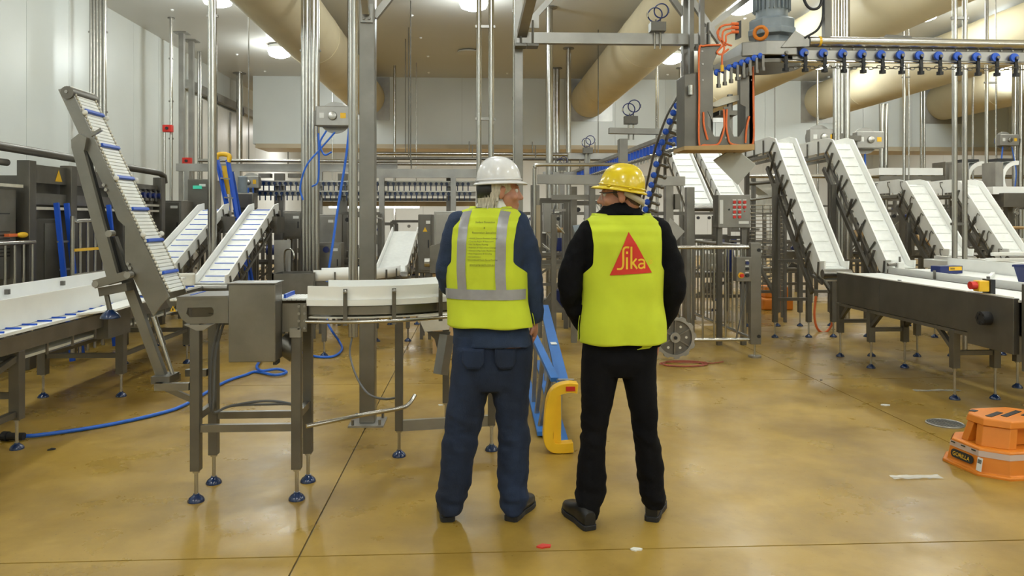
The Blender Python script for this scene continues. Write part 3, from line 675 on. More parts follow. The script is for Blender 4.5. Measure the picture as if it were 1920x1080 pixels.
# ---------------------------------------------------------------- conveyor building blocks
def leg(parent, x, y, zt, w=.05, m='dsteel', zb=.17, r=.045):
    l = MB().bx(x - w / 2, x + w / 2, y - w / 2, y + w / 2, zb, zt).build('leg', m, parent, bev=.003)
    MB().cyl((x, y, .02), (x, y, zb), .011, 8).cyl((x, y, zb - .012), (x, y, zb), .02, 8).build('spindle', 'pipe', l)
    MB().lathe([(r, 0), (r, .008), (r * .8, .022), (r * .38, .036), (.016, .042)], (x, y, 0), 18).build('foot', 'footblue', l, smooth=True)
    return l
def path_strip(path, x0, x1, lo, hi):
    """a slab that follows path (list of (y,z)) between x0 and x1, from lo to hi measured square to the path"""
    mb = MB(); rows = []
    for i, (y, z) in enumerate(path):
        a = Vector(path[max(i - 1, 0)]); b = Vector(path[min(i + 1, len(path) - 1)]); d = (b - a).normalized(); n = V(-d.y, d.x)
        rows.append([V(x, y + n.x * h, z + n.y * h) for x, h in ((x0, lo), (x1, lo), (x1, hi), (x0, hi))])
    n = len(rows); vs = [p for r in rows for p in r]
    fs = [(i * 4 + j, i * 4 + (j + 1) % 4, (i + 1) * 4 + (j + 1) % 4, (i + 1) * 4 + j) for i in range(n - 1) for j in range(4)]
    return mb.add(vs, fs + [(0, 1, 2, 3), ((n - 1) * 4 + 3, (n - 1) * 4 + 2, (n - 1) * 4 + 1, (n - 1) * 4)])
def along(path, step, s0=0.0):
    out = []; acc = -s0
    for (a, b) in zip(path, path[1:]):
        a, b = Vector(a), Vector(b); L = (b - a).length; d = (b - a) / L; t = (-acc) % step if acc < 0 else (step - acc % step) % step
        t = s0 if not out and acc == -s0 else t
        while t < L: out.append((a + d * t, d)); t += step
        acc = (L - (t - step)) if t > L else 0
        acc = acc % step
    return out
def y_incline(t, x0, x1, path, gh=.10, pitch=.16, flight_m='belt', flight_h=.02, hooks='strap', truss=True, mesh_return=True, gm='white', far_guard=True):
    MB_ = path_strip(path, x0, x1, -.02, 0); MB_.build('belt', 'belt', t)
    path_strip(path, x0 - .022, x0 - .004, -.11, gh).build('side_guard', gm, t)
    if far_guard: path_strip(path, x1 + .004, x1 + .022, -.05, gh).build('side_guard', gm, t)
    for x in (x0 - .03, x1 + .03): path_strip(path, x - .012, x + .012, -.19, -.15).build('frame_rail', 'steel', t)
    if mesh_return: path_strip(path, x0 + .01, x1 - .01, -.15, -.135).build('return_belt', 'cream', t)
    src = None
    for p, d in along(path, pitch, .06):
        n = V(-d.y, d.x); rot = (math.atan2(d.y, d.x), 0, 0)
        if src is None:
            src = MB().bx(x0 + .03, x1 - .03, -.004, .004, 0, flight_h).build('flight', flight_m, t); me = src.data
            for q in me.vertices: q.co += org(t)            # built about the thing's origin
            for q in me.vertices: q.co.x -= t.location.x
            src.location = V(0, p.x - t.location.y, p.y - t.location.z); src.rotation_euler = rot
        else:
            o = src.copy(); COL.objects.link(o); o.parent = t; o.location = V(0, p.x - t.location.y, p.y - t.location.z); o.rotation_euler = rot
    for p, d in along(path, .34, .12):
        n = V(-d.y, d.x)
        for x, sg in ((x0 - .034, -1), (x1 + .034, 1)):
            a = V(x, p.x + n.x * -.17, p.y + n.y * -.17); b = V(x, p.x + n.x * (gh - .03), p.y + n.y * (gh - .03))
            if hooks == 'strap': MB().beam(a, b, .022, .012, (1, 0, 0)).build('guard_bracket', 'dsteel', t)
            else:
                dd = V(0, d.x, d.y); m_ = b.lerp(a, .25)
                rod('guard_hook', [a, a.lerp(b, .5), m_ + dd * .05, b + dd * .06, b + V(-sg * .012, 0, 0) + dd * .01], .007, 'dsteel', t, 6)
    if truss:
        pr = None
        for p, d in along(path, .2, .05):
            n = V(-d.y, d.x); a = V(x0 - .03, p.x + n.x * -.06, p.y + n.y * -.06); b = V(x0 - .03, p.x + n.x * -.17 + d.x * .1, p.y + n.y * -.17 + d.y * .1)
            MB().beam(a, b, .012).build('truss_web', 'steel', t); MB().beam(a + V(x1 - x0 + .06, 0, 0), b + V(x1 - x0 + .06, 0, 0), .012).build('truss_web', 'steel', t)
    for (y, z) in (path[0], path[-1]): MB().cyl((x0 - .04, y, z - .06), (x1 + .04, y, z - .06), .05, 14).build('end_roller', 'steel', t, smooth=True)

# ---------------------------------------------------------------- foreground transfer conveyor (steel box, curve) and swan-neck incline
xA, xB, yA, yB_ = -1.52, -0.975, 4.18, 4.46
t = thing('transfer_conveyor', 'stainless transfer conveyor with steel box and curved white guide rails, left foreground', 'conveyor', (xA, yA, 0))
for x in (xA, xB):
    for y in (yA, yB_): leg(t, x, y, 1.0, .052)
for y in (yA, yB_): bar('cross_bar', (xA, y, .40), (xB, y, .40), .03, 'steel', t, .04)
for x in (xA, xB): bar('cross_bar', (x, yA, .46), (x, yB_, .46), .03, 'steel', t, .04)
bar('knee_brace', (xA - .02, yA + .14, .50), (xA - .2, yA + .1, .60), .03, 'steel', t)
# side plate with slot
zt = 1.10
P = lambda u, v: W(u, v, yA - .03)
outer = [P(332, 558), P(428, 556), P(428, 606), P(352, 607), P(340, 598), P(330, 577)]
slot = [P(352, 577), P(397, 576), P(401, 582), P(400, 590), P(394, 594), P(356, 595), P(349, 588)]
m_ = MB(); n1, n2 = len(outer), len(slot)
pl = MB().prism([outer[0], outer[1], slot[1], slot[0]], (0, .006, 0)).prism([outer[1], outer[2], slot[4], slot[3], slot[2], slot[1]], (0, .006, 0)).prism([outer[2], outer[3], slot[5], slot[4]], (0, .006, 0)).prism([outer[3], outer[4], outer[5], outer[0], slot[0], slot[6], slot[5]], (0, .006, 0))
pl.build('side_plate', 'steel', t)
MB().prism([P(332, 556) + V(0, -.01, 0), P(428, 554) + V(0, -.01, 0), P(428, 558) + V(0, -.01, 0), P(332, 560) + V(0, -.01, 0)], (0, .3, 0)).build('top_flange', 'steel', t)
MB().bx(xA - .12, xB + .06, yA + .26, yA + .275, .93, 1.09).build('side_plate', 'dsteel', t)
MB().prism([P(318 + 26, 609), P(318 + 80, 609), P(318 + 62, 620), P(318 + 50, 620)], (0, .05, 0)).build('leg_bracket', 'alu', t)
tri = [P(325, 573) + V(0, -.004, 0), P(331, 584) + V(0, -.004, 0), P(319, 584) + V(0, -.004, 0)]
MB().prism(tri, (0, -.002, 0)).build('warning_triangle', 'yellow', t)
bx_ = [P(323.5, 580), P(325, 576), P(326.5, 580), P(325, 583)]; MB().prism([q + V(0, -.007, 0) for q in bx_], (0, -.001, 0)).build('warning_symbol', 'print', t)
# flat belt slats
src = None
for i in range(30):
    x = -1.66 + i * .0255
    if src is None: src = MB().bx(x - .0118, x + .0118, yA + .02, yA + .25, zt - .005, zt + .008).build('belt_slat', 'belt', t, bev=.003)
    else: inst(src, t, (i * .0255, 0, 0))
for i in (4, 12, 24): MB().bx(-1.66 + i * .0255 - .006, -1.66 + i * .0255 + .006, yA + .03, yA + .24, zt + .006, zt + .03).build('belt_flight', 'blue', t)
# steel box
b0, b1 = W(428, 600, 4.02), W(516, 600, 4.02); bt, bb = W(428, 533, 4.02).z, W(428, 680, 4.02).z
bo = MB().bx(b0.x, b1.x, 4.02, 4.17, bb, bt).build('drive_box', 'steel', t, bev=.006)
MB().bx(b0.x - .004, b1.x + .004, 4.012, 4.19, bt, bt + .006).build('lid', 'steel', bo)
MB().bx(b0.x + .12, b0.x + .18, 4.06, 4.09, bt + .006, bt + .008).build('name_plate', 'paper', bo)
MB().bx(b1.x - .02, b1.x, 4.05, 4.12, bb - .02, bb).build('gland', 'dark', bo)
MB().cyl((b1.x - .03, 4.24, .86), (b1.x + .06, 4.24, .80), .06, 16).cyl((b1.x + .02, 4.26, .92), (b1.x + .08, 4.26, .92), .045).build('drive_motor', 'dsteel', t, smooth=True)
# frame section between box and curve
MB().bx(b1.x + .005, -.915, yA - .03, yA - .022, .93, 1.085).build('side_plate', 'steel', t); MB().bx(b1.x + .09, b1.x + .10, yA - .034, yA - .03, .93, 1.085).build('hinge_strip', 'dsteel', t)
for i in range(4): MB().cyl((b1.x + .095, yA - .04, .95 + i * .04), (b1.x + .095, yA - .03, .95 + i * .04), .008, 8).build('bolt', 'alu', t)
for i in range(4): MB().cyl((-.925, yA - .04, .95 + i * .04), (-.925, yA - .03, .95 + i * .04), .007, 8).build('bolt', 'alu', t)
MB().bx(xB - .03, xB + .03, yA - .04, yA, .90, .95).build('leg_bracket', 'alu', t)
# the curve
cx0, cy0, Ro, Ri = -.70, 5.0, .85, .60
def arc(r, z, a0, a1, n=26): return [V(cx0 + r * math.sin(a), cy0 - r * math.cos(a), z) for a in (a0 + (a1 - a0) * i / n for i in range(n + 1))]
a0, a1 = -.25, PI / 2
def arc_wall(r, z0, z1, th, name, m, aa=a0, ab=a1):
    A, B, C, D = arc(r, z0, aa, ab), arc(r, z1, aa, ab), arc(r + th, z1, aa, ab), arc(r + th, z0, aa, ab); n = len(A); mb = MB(); mb.grid([A, B, C, D, A])
    mb.f += [(0, n, 2 * n, 3 * n), (n - 1, 4 * n - 1, 3 * n - 1, 2 * n - 1)]
    return mb.build(name, m, t, smooth=True)
arc_wall(Ro, 1.105, 1.178, .012, 'outer_guard', 'white'); arc_wall(Ro + .004, 1.072, 1.104, .022, 'outer_guard_lip', 'white')
arc_wall(Ri - .012, 1.10, 1.19, .012, 'inner_guard', 'white'); arc_wall(Ri, 1.085, 1.098, Ro - Ri, 'curve_bed', 'belt')
arc_wall(Ro - .01, 1.02, 1.066, .012, 'curve_frame', 'steel'); arc_wall(Ri - .01, 1.0, 1.09, .012, 'curve_frame', 'steel'); arc_wall(Ri, 1.0, 1.008, Ro - Ri, 'return_bed', 'cream')
rod('guide_rail', arc(Ro + .03, .985, a0, a1), .010, 'pipe', t)
for a in (.0, .30, .62, .95, 1.3):
    c_ = V(cx0 + (Ro + .03) * math.sin(a), cy0 - (Ro + .03) * math.cos(a), 0); MB().beam(c_ + V(0, 0, .965), c_ + V(0, 0, 1.165), .022, .008, V(math.sin(a), -math.cos(a), 0)).build('guard_bracket', 'dsteel', t)
    b_ = V(cx0 + (Ro + .036) * math.sin(a), cy0 - (Ro + .036) * math.cos(a), 0); MB().ell(b_ + V(0, 0, 1.15), .012, None, 8, 6).build('bracket_bolt', 'steel', t)
for i in range(6):
    a = .1 + i * .25; MB().beam(V(cx0 + (Ri + .03) * math.sin(a), cy0 - (Ri + .03) * math.cos(a), 1.104), V(cx0 + (Ro - .03) * math.sin(a), cy0 - (Ro - .03) * math.cos(a), 1.104), .01, .012).build('belt_flight', 'blue', t)
q = G(750, 850); leg(t, q.x, q.y - .06, 1.0, .05); leg(t, .12, 5.0, 1.0, .05)
bar('cross_bar', (q.x, q.y - .06, .20), (.12, 5.0, .20), .03, 'alu', t, .07)
MB().prism([W(665, 532, 4.6), W(686, 527, 4.6), W(694, 540, 4.6), W(668, 541, 4.6)], (0, .02, 0)).build('guard_end_piece', 'white', t)
rod('bumper_rail', curve_pts([(xB + .03, yA + .1, .375), W(680, 778, 4.45), W(748, 766, 4.68), W(766, 758, 4.78), W(778, 741, 4.85)], 5), .013, 'pipe', t)
for k, (dx, r) in enumerate(((.0, .007), (.02, .008))):
    rod('cable', curve_pts([(xA + .10 + dx, yA + .1, .98), (xA + .06 + dx, yA + .08, .8), (xA + .05 + dx, yA + .07, .55), (xA + .06, yA + .1, .46), (xA + .12, yA + .2, .47), (xA + .3, yA + .27, .46 + .02 * k), (xB - .06, yA + .2, .47), (xB, yA + .1, .42)], 6), r, 'grey', t, 8)
c0 = W(660, 632, 6.1)
tag(rod('hanging_cable', curve_pts([c0, c0 + V(0, -.1, -.12), W(668, 705, 5.7), W(690, 738, 5.3), W(720, 748, 5.0), W(747, 745, 4.9)], 8), .008, 'grey', None), 'grey cable looping from the twin drop pipes to the curved conveyor leg', 'cable')

# incline with blue flights
yN = 4.20; BW = .215
t = thing('incline_conveyor', 'steep white slatted incline conveyor with blue flights, left foreground', 'conveyor', W(310, 720, yN))
Q = lambda u, v, y=yN: W(u, v, y)
pan = [(109, 168), (130, 161), (317, 556), (302, 572), (287, 593), (234, 491), (234, 424), (221, 412), (209, 380)]
sp = MB().prism([Q(u, v, yN - .02) for u, v in pan], (0, .012, 0)).build('side_panel', 'steel', t)
MB().prism([Q(u, v, yN - .02) + V(0, BW + .03, 0) for u, v in pan], (0, .012, 0)).build('side_panel', 'steel', t)
e0, e1 = Q(131, 163), Q(319, 556); D = (e1 - e0); L = D.length; D.normalize(); N = V(D.z, 0, -D.x); N = N if N.z > 0 else -N
if N.x < 0: N = -N
src = None; nS = int(L / .0215); rotm = Matrix((D, V(0, 1, 0), N)).transposed()
for i in range(nS):
    c_ = e0 + D * (i * .0215 + .01) + V(0, BW / 2, 0) + N * .004
    if src is None: src = MB().box(c_, (.0195, BW - .02, .012), rotm).build('belt_slat', 'belt', t, bev=.003); s0 = c_
    else: inst(src, t, c_ - s0)
knob = None
for i in range(0, nS):
    c_ = e0 + D * (i * .0215 + .01) + N * .008
    if knob is None: knob = MB().ell(c_, .009, None, 8, 6).build('belt_edge_link', 'cream', t, smooth=True); k0 = c_
    else: inst(knob, t, c_ - k0)
    inst(knob, t, c_ - k0 + V(0, BW, 0))
for v in (209, 273, 333, 393, 453, 514):
    s_ = (v - 163) / (556 - 163); c_ = e0.lerp(e1, s_) + V(0, BW / 2, 0) + N * .016
    MB().box(c_, (.018, BW - .012, .018), rotm).build('belt_flight', 'blue', t, bev=.003)
for s_ in (.13, .44, .71):
    for y in (-.012, BW + .012): c_ = e0.lerp(e1, s_) + V(0, y, 0) + N * .018; MB().ell(c_, (.016, .012, .016), None, 10, 8).build('hold_down', 'paper', t, smooth=True)
MB().cyl(e0 + V(-.0, -.03, -.035), e0 + V(0, BW + .03, -.035), .035, 16).build('head_roller', 'dsteel', t, smooth=True)
MB().prism([Q(172, 252, yN - .026), Q(192, 240, yN - .026), Q(194, 245, yN - .026), Q(174, 257, yN - .026)], (0, -.02, 0)).build('stiffener', 'steel', t)
for u, v in ((125, 172), (195, 347), (199, 356), (240, 495), (244, 503)): c_ = Q(u, v, yN - .026); MB().cyl(c_, c_ + V(0, -.008, 0), .009, 8).build('bolt', 'alu', t)
MB().prism([Q(134, 278, yN - .05), Q(133, 262, yN - .05), Q(148, 250, yN - .05), Q(162, 258, yN - .05), Q(158, 282, yN - .05)], (0, .06, 0)).build('pivot_bracket', 'steel', t)
bar('support_bar', Q(147, 276, yN - .03), Q(216, 532, yN - .03), .058, 'steel', t, .03, (0, 1, 0))
bar('support_strut', Q(159, 285, yN + .01), Q(224, 525, yN + .01), .035, 'rubber', t, .03, (0, 1, 0))
bar('long_leg', Q(210, 446, yN + .05), Q(308, 716, yN + .05), .05, 'steel', t, .04, (0, 1, 0))
bar('clamp_arm', Q(178, 533, yN - .06), Q(241, 515, yN - .06), .045, 'steel', t, .03, (0, 1, 0))
MB().prism([Q(183, 540, yN - .05), Q(236, 531, yN - .05), Q(238, 546, yN - .05), Q(186, 556, yN - .05)], (0, .1, 0)).build('clamp_block', 'dsteel', t)
for u, v in ((178, 533), (238, 516), (203, 438)): c_ = Q(u, v, yN - .08); MB().cyl(c_, c_ + V(0, .05, 0), .018, 12).build('pivot_pin', 'alu', t)
c_ = Q(200, 553, yN - .02); f_ = Q(207, 586, yN - .02)
fo = MB().cyl(c_, f_, .013, 10).build('loose_foot', 'dsteel', t); MB().lathe([(.05, 0), (.05, .008), (.04, .024), (.017, .045)], f_ - V(0, 0, .03), 18).build('foot_pad', 'footblue', fo, smooth=True)
MB().cyl(Q(288, 594, yN + .06), Q(306, 648, yN + .06), .017).cyl(Q(306, 648, yN + .06), Q(325, 706, yN + .06), .011).build('gas_strut', 'pipe', t, smooth=True)
zs = W(330, 722, yN).z
MB().bx(Q(296, 722).x, xA - .03, yA - .03, yA - .0, zs - .02, zs + .02).bx(Q(318, 722).x, xA - .03, yA + .24, yA + .27, zs - .0, zs + .04).bx(Q(296, 722).x, Q(296, 722).x + .04, yA - .03, yA + .24, zs - .02, zs + .02).build('foot_shelf', 'steel', t)
c_ = Q(310, 716, yN + .05); MB().bx(c_.x - .05, c_.x + .05, yN - .02, yN + .12, zs + .01, zs + .05).build('strut_block', 'dsteel', t)

# ---------------------------------------------------------------- long white belt conveyor on the left and its two inclines
x0, x1, zb = -3.75, -3.05, .80
t = thing('belt_conveyor', 'long low white belt conveyor with white side guards along the left', 'conveyor', (x1, 5.19, 0))
MB().bx(x0, x1, 3.6, 8.55, zb - .02, zb).build('belt', 'belt', t)
for x in (x0, x1 + .0): MB().bx(x - .012, x + .012, 3.6, 8.55, zb - .14, zb - .03).build('frame_rail', 'steel', t)
MB().bx(x0 + .06, x1 - .06, 3.6, 8.5, zb - .22, zb - .20).build('return_belt', 'belt', t)
MB().bx(x1 - .14, x1 - .12, 3.6, 7.2, zb + .005, zb + .20).build('side_guard', 'white', t); MB().bx(x0 + .02, x0 + .045, 3.6, 8.3, zb + .005, zb + .22).build('side_guard', 'white', t)
MB().prism([V(x1 - .12, 7.2, zb + .004), V(x1 + .12, 6.9, zb + .004), V(x1 + .16, 6.2, zb + .004), V(x1, 5.9, zb + .004)], (0, 0, .015)).build('outfeed_shelf', 'white', t)
for i in range(26):
    y = 3.75 + i * .185; MB().bx(x0 + .05, x1 - .02, y, y + .012, zb, zb + .012).build('belt_flight', 'blue', t) if i else None
for y in (4.3, 5.2, 6.1, 6.9): MB().bx(x0 + .045, x0 + .075, y, y + .03, zb + .15, zb + .19).build('guard_knob', 'dsteel', t)
for y in (5.19, 6.68, 8.18):
    for x in (x1 - .02, x0 + .02): leg(t, x, y, zb - .14, .07, zb=.2)
    bar('cross_bar', (x0, y, .36), (x1, y, .36), .04, 'dsteel', t); bar('cross_bar', (x0, y, .60), (x1, y, .60), .05, 'dsteel', t)
for x in (x0 + .02, x1 - .02): bar('cross_bar', (x, 6.68, .36), (x, 8.18, .36), .035, 'dsteel', t); bar('diagonal_brace', (x, 3.9, .30), (x, 5.19, .62), .04, 'dsteel', t)
bar('cross_bar', (x1 - .02, 3.9, .24), (x1 - .02, 5.19, .24), .04, 'dsteel', t)
for i in range(14):
    y = 3.8 + i * .34; MB().bx(x1 - .006, x1 + .006, y, y + .02, zb - .22, zb - .03).build('frame_rung', 'steel', t)
MB().bx(x1 - .05, x1 + .05, 6.3, 6.7, zb - .24, zb - .02).build('drive_plate', 'dsteel', t)
tag(MB().box((-3.25, 8.41, zb + .079), (.34, .2, .13), .3).build('cream_block', 'cream', bev=.02), 'cream wrapped block at the foot of the nearer left incline', 'block')
tag(MB().box((-3.47, 8.06, zb + .12), (.5, .03, .20), .5).build('loose_guard_sheet', 'white'), 'white plastic sheet standing on the long low belt conveyor', 'sheet')
for i in range(5): tag(MB().box((-3.3 + .02 * i, 7.42 + i * .09, zb + .026 + .027 * i), (.52, .12, .025), .15).build('plastic_strip', 'white'), ['lowest, nearest', 'second', 'third', 'fourth', 'topmost, farthest'][i] + ' white loose strip stacked on the long low belt conveyor', 'strip', 'loose white strips')
for i, (xc, lab) in enumerate(((-3.68, 'white incline with blue flights, left of the pair behind the swan-neck conveyor'), (-2.98, 'white incline with blue flights, right of the pair, beside the sink'))):
    t = thing('incline_conveyor', lab, 'conveyor', (xc, 8.5, 0), 'pair of white inclines on the left')
    y_incline(t, xc - .16, xc + .16, [(8.62, .82), (8.72, .83), (10.7, 1.66), (10.9, 1.68)], .09, .17, 'blue', .007, 'strap', True, False)
    for y, z in ((9.3, 1.0), (10.4, 1.45)):
        for s in (-.19, .19): leg(t, xc + s, y, z - .1, .05, zb=.16)
        bar('cross_bar', (xc - .19, y, .4), (xc + .19, y, .4), .035, 'dsteel', t)
    MB().bx(xc - .25, xc + .25, 10.55, 10.95, 1.35, 1.58).build('drive_housing', 'dsteel', t)
# blue hoses on the floor
h = rod('air_hose', curve_pts([G(32, 818, .025), G(80, 815, .02), G(200, 797, .015), G(300, 775, .015), G(350, 757, .015), G(420, 717, .015), G(460, 703, .015), G(480, 697, .015), G(515, 703, .02), G(537, 698, .02), G(520, 692, .03), G(490, 695, .035), G(482, 685, .03), G(500, 668, .015), G(540, 655, .015), G(590, 668, .015), G(625, 668, .015), G(641, 655, .015), G(636, 640, .015), W(622, 620, 9.3), W(613, 600, 9.6), W(612, 560, 10.0), W(613, 520, 10.2)], 8), .014, 'hose', None, 10)
tag(h, 'blue air hose snaking over the floor under the transfer conveyor', 'hose')
q = G(32, 818, .03); MB().cyl(q + V(-.06, 0, 0), q + V(.05, -.005, 0), .026).cyl(q + V(-.10, .01, 0), q + V(-.06, 0, 0), .034).build('hose_nozzle', 'rubber', h)
# ---------------------------------------------------------------- right: main conveyor along the aisle
t = thing('belt_conveyor', 'wide stainless-sided white belt conveyor running back along the right aisle', 'conveyor', (4.12, 7.0, 0))
X0, X1 = 4.10, 4.62; zt = .945
MB().bx(X0, X0 + .02, 6.0, 7.35, .61, zt - .005).build('side_panel', 'dsteel', t, bev=.003); MB().bx(X0, X0 + .02, 7.36, 8.24, .61, zt - .005).build('side_panel', 'dsteel', t, bev=.003)
MB().bx(X1, X1 + .02, 5.44, 8.24, .61, zt - .005).build('side_panel', 'dsteel', t)
MB().bx(X0 + .02, X1, 5.44, 8.24, zt - .03, zt - .012).build('belt', 'belt', t); MB().bx(X0 - .004, X0 + .035, 6.0, 8.24, zt - .004, zt + .006).build('edge_strip', 'white', t); MB().bx(X0 + .08, X0 + .10, 5.6, 8.3, zt - .012, zt - .004).build('wear_strip', 'cream', t)
MB().bx(X0 - .005, X0 + .03, 5.55, 8.26, .575, .605).build('lower_rail', 'steel', t)
MB().bx(X0 + .03, X1, 5.6, 8.3, .63, .64).build('drip_tray', 'dsteel', t)
for x in (X0 + .02, X1 - .14):
    for y in (6.2, 7.55, 8.2):
        leg(t, x, y, .60, .062, zb=.27)
        bar('knee_brace', (x, y, .42), (x + .0, y - .22 if y > 7 else y + .24, .60), .035, 'dsteel', t)
for y in (6.2, 7.55, 8.2): bar('cross_bar', (X0 + .02, y, .40), (X1 - .14, y, .40), .04, 'dsteel', t)
MB().bx(X0 - .02, X0 + .03, 5.45, 5.98, .52, zt + .0).build('control_plate', 'dsteel', t, bev=.004); MB().cyl((X0 - .02, 5.72, .76), (X0 - .09, 5.72, .76), .055, 18).build('rotary_switch', 'dark', t, smooth=True)
for a in range(6): c_ = V(X0 - .095, 5.72 + .04 * math.cos(a * PI / 3), .76 + .04 * math.sin(a * PI / 3)); MB().cyl(c_, c_ + V(.02, 0, 0), .014, 8).build('switch_lobe', 'dark', t)
MB().bx(X0 + .02, X1 + .05, 5.0, 5.42, .40, 1.06).build('drive_housing', 'dsteel', t, bev=.006)
es = MB().bx(X0 + .0, X0 + .09, 5.86, 5.94, zt + .01, zt + .10).build('emergency_stop_box', 'yellow', t, bev=.008); MB().cyl((X0, 5.9, zt + .06), (X0 - .05, 5.9, zt + .06), .032, 14).build('stop_button', 'red', es, smooth=True)
MB().bx(X0 + .09, X0 + .13, 5.85, 5.95, zt - .03, zt + .11).build('stop_backplate', 'dark', es)
MB().bx(X0 + .01, X0 + .022, 7.0, 7.05, zt + .004, zt + .012).build('latch', 'dark', t)
# second belt behind it
t = thing('belt_conveyor', 'white guarded belt conveyor behind the stainless-sided one, carrying navy tubs', 'conveyor', (5.2, 7.6, 0))
MB().bx(4.76, 5.40, 5.3, 8.28, .955, .975).build('belt', 'belt', t); MB().bx(4.72, 4.745, 5.3, 8.28, .93, 1.0).build('edge_guard', 'white', t); MB().bx(5.42, 5.45, 6.3, 8.28, .96, 1.10).build('side_guard', 'white', t); MB().bx(4.74, 5.44, 5.3, 8.28, .80, .94).build('bed_frame', 'dsteel', t)
for x in (4.98, 5.38):
    for y in (6.6, 8.15): leg(t, x, y, .80, .06, zb=.24)
for y in (6.6, 8.15): bar('cross_bar', (4.98, y, .42), (5.38, y, .42), .04, 'dsteel', t)
for y in (5.8, 6.6, 7.4): MB().bx(4.70, 4.72, y, y + .02, .92, 1.02).build('guard_bracket', 'steel', t)
MB().cyl((4.68, 8.22, 1.03), (4.86, 8.22, 1.03), .02, 10).cyl((4.82, 8.22, .97), (4.82, 8.22, 1.12), .012, 8).build('tension_knob', 'steel', t); MB().bx(4.78, 4.86, 8.18, 8.26, .976, 1.06).build('bearing_block', 'paper', t, bev=.012)
tb = thing('navy_tub', 'navy blue eight-sided plastic tub on the right-hand belt conveyor', 'tub', (5.02, 6.35, .975))
lp = [(-.17, .12), (-.12, .17), (.12, .17), (.17, .12), (.17, -.12), (.12, -.17), (-.12, -.17), (-.17, -.12)]
MB().prism([V(5.02 + a * .82, 6.35 + b * .82, .977) for a, b in lp], (0, 0, .01)).build('base', 'navy', tb)
m_ = MB(); m_.grid([[V(5.02 + a * s, 6.35 + b * s, z) for a, b in lp + lp[:1]] for s, z in ((.82, .98), (1.0, 1.12), (1.06, 1.12), (1.06, 1.135))]); m_.build('wall', 'navy', tb, solid=.006)
bx2 = MB().box((4.93, 7.55, 1.02), (.30, .12, .08), .25).build('navy_box', 'navy', bev=.004); tag(bx2, 'small navy carton with a yellow label on the white belt', 'carton')
rt = Matrix.Rotation(.25, 3, 'Z'); c_ = V(4.93, 7.55, 1.02); lo_ = MB().box(c_ + rt @ V(.05, -.062, .012), (.17, .003, .04), .25).build('yellow_label', 'yellow', bx2)
text('BARCODE'[:0] + 'IIIIIIII', .03, flat(c_ + rt @ V(-.02, -.065, .002), rt @ V(1, 0, 0), V(0, 0, 1)), 'label_print', 'print', lo_)
for i, (x, y, z, a, L, lab) in enumerate(((5.02, 7.0, 1.0, .9, .5, 'white plastic bar lying low on the belt beside the navy carton'), (5.75, 7.6, 1.18, .25, .75, 'upper white plastic bar sticking out over the far belt'), (5.75, 7.5, 1.12, -.12, .8, 'lower white plastic bar sticking out over the far belt'))):
    tag(MB().box((x, y, z), (L, .035, .035), a).build('plastic_bar', 'white', bev=.006), lab, 'bar', 'loose white bars')
t = thing('collecting_table', 'white plastic-topped collecting table at the foot of the third and fourth inclines', 'table', (6.7, 8.0, 0))
MB().bx(5.95, 7.6, 6.9, 9.6, .90, 1.02).build('table_top', 'white', t, bev=.01)
for x in (6.01, 6.7, 7.5):
    for y in (7.0, 8.2, 9.45): leg(t, x, y, .90, .06, zb=.22)
bar('cross_bar', (6.01, 8.2, .4), (7.5, 8.2, .4), .04, 'dsteel', t)
MB().bx(5.97, 6.04, 6.9, 9.4, 1.02, 1.07).build('edge_bar', 'white', t)
# four cleated inclines
def big_incline(xc, w, y0, y1, z0, z1, yt, lab, hk):
    t = thing('incline_conveyor', lab, 'conveyor', (xc, y0, 0), 'white cleated inclines on the right')
    y_incline(t, xc - w / 2, xc + w / 2, [(y0 - .16, z0), (y0, z0 + .02), (y1, z1), (y1 + .14, z1 + .015), (yt, z1)], .085, .155, 'belt', .012, hk, False, True)
    # perforation rows on the belt
    d = V(y1 - y0, z1 - z0).normalized()
    bar('spine_rail', (xc - w / 2 - .06, y0 + .05, z0 - .30), (xc - w / 2 - .06, y1 + .1, z1 - .32), .035, 'dsteel', t, .06); bar('spine_rail', (xc + w / 2 + .06, y0 + .05, z0 - .30), (xc + w / 2 + .06, y1 + .1, z1 - .32), .035, 'dsteel', t, .06)
    nb = 5
    for i in range(nb):
        s = (i + .5) / nb; y, z = y0 + (y1 - y0) * s, z0 + (z1 - z0) * s
        bar('tie_bracket', (xc - w / 2 - .05, y + .16, z - .23), (xc - w / 2 - .045, y + .02, z + .03), .03, 'dsteel', t, .012)
    for y, zt_ in ((y1 - .25, z1 - .55), (y1 + .75, z1 - .2)):
        for s in (-1, 1): leg(t, xc + s * (w / 2 + .1), y, zt_, .06, zb=.2)
        bar('cross_bar', (xc - w / 2 - .1, y, .5), (xc + w / 2 + .1, y, .5), .04, 'dsteel', t); bar('cross_bar', (xc - w / 2 - .1, y, 1.0), (xc + w / 2 + .1, y, 1.0), .04, 'dsteel', t)
    bar('diagonal_brace', (xc - w / 2 - .1, y1 - .25, .55), (xc - w / 2 - .1, y1 + .75, 1.2), .04, 'dsteel', t)
    return t
big_incline(4.15, .25, 8.51, 9.8, .98, 2.56, 11.2, 'white cleated incline nearest the gate, tallest and leftmost of the four', 'strap')
big_incline(4.93, .25, 8.5, 9.8, .99, 2.55, 11.2, 'second tall white cleated incline, behind the navy carton', 'strap')
big_incline(6.53, .30, 9.85, 10.75, 1.06, 2.04, 12.6, 'third, lower white cleated incline with hook brackets', 'hook')
big_incline(7.36, .30, 9.85, 10.75, 1.06, 2.04, 12.6, 'fourth, rightmost low white cleated incline with hook brackets', 'hook')
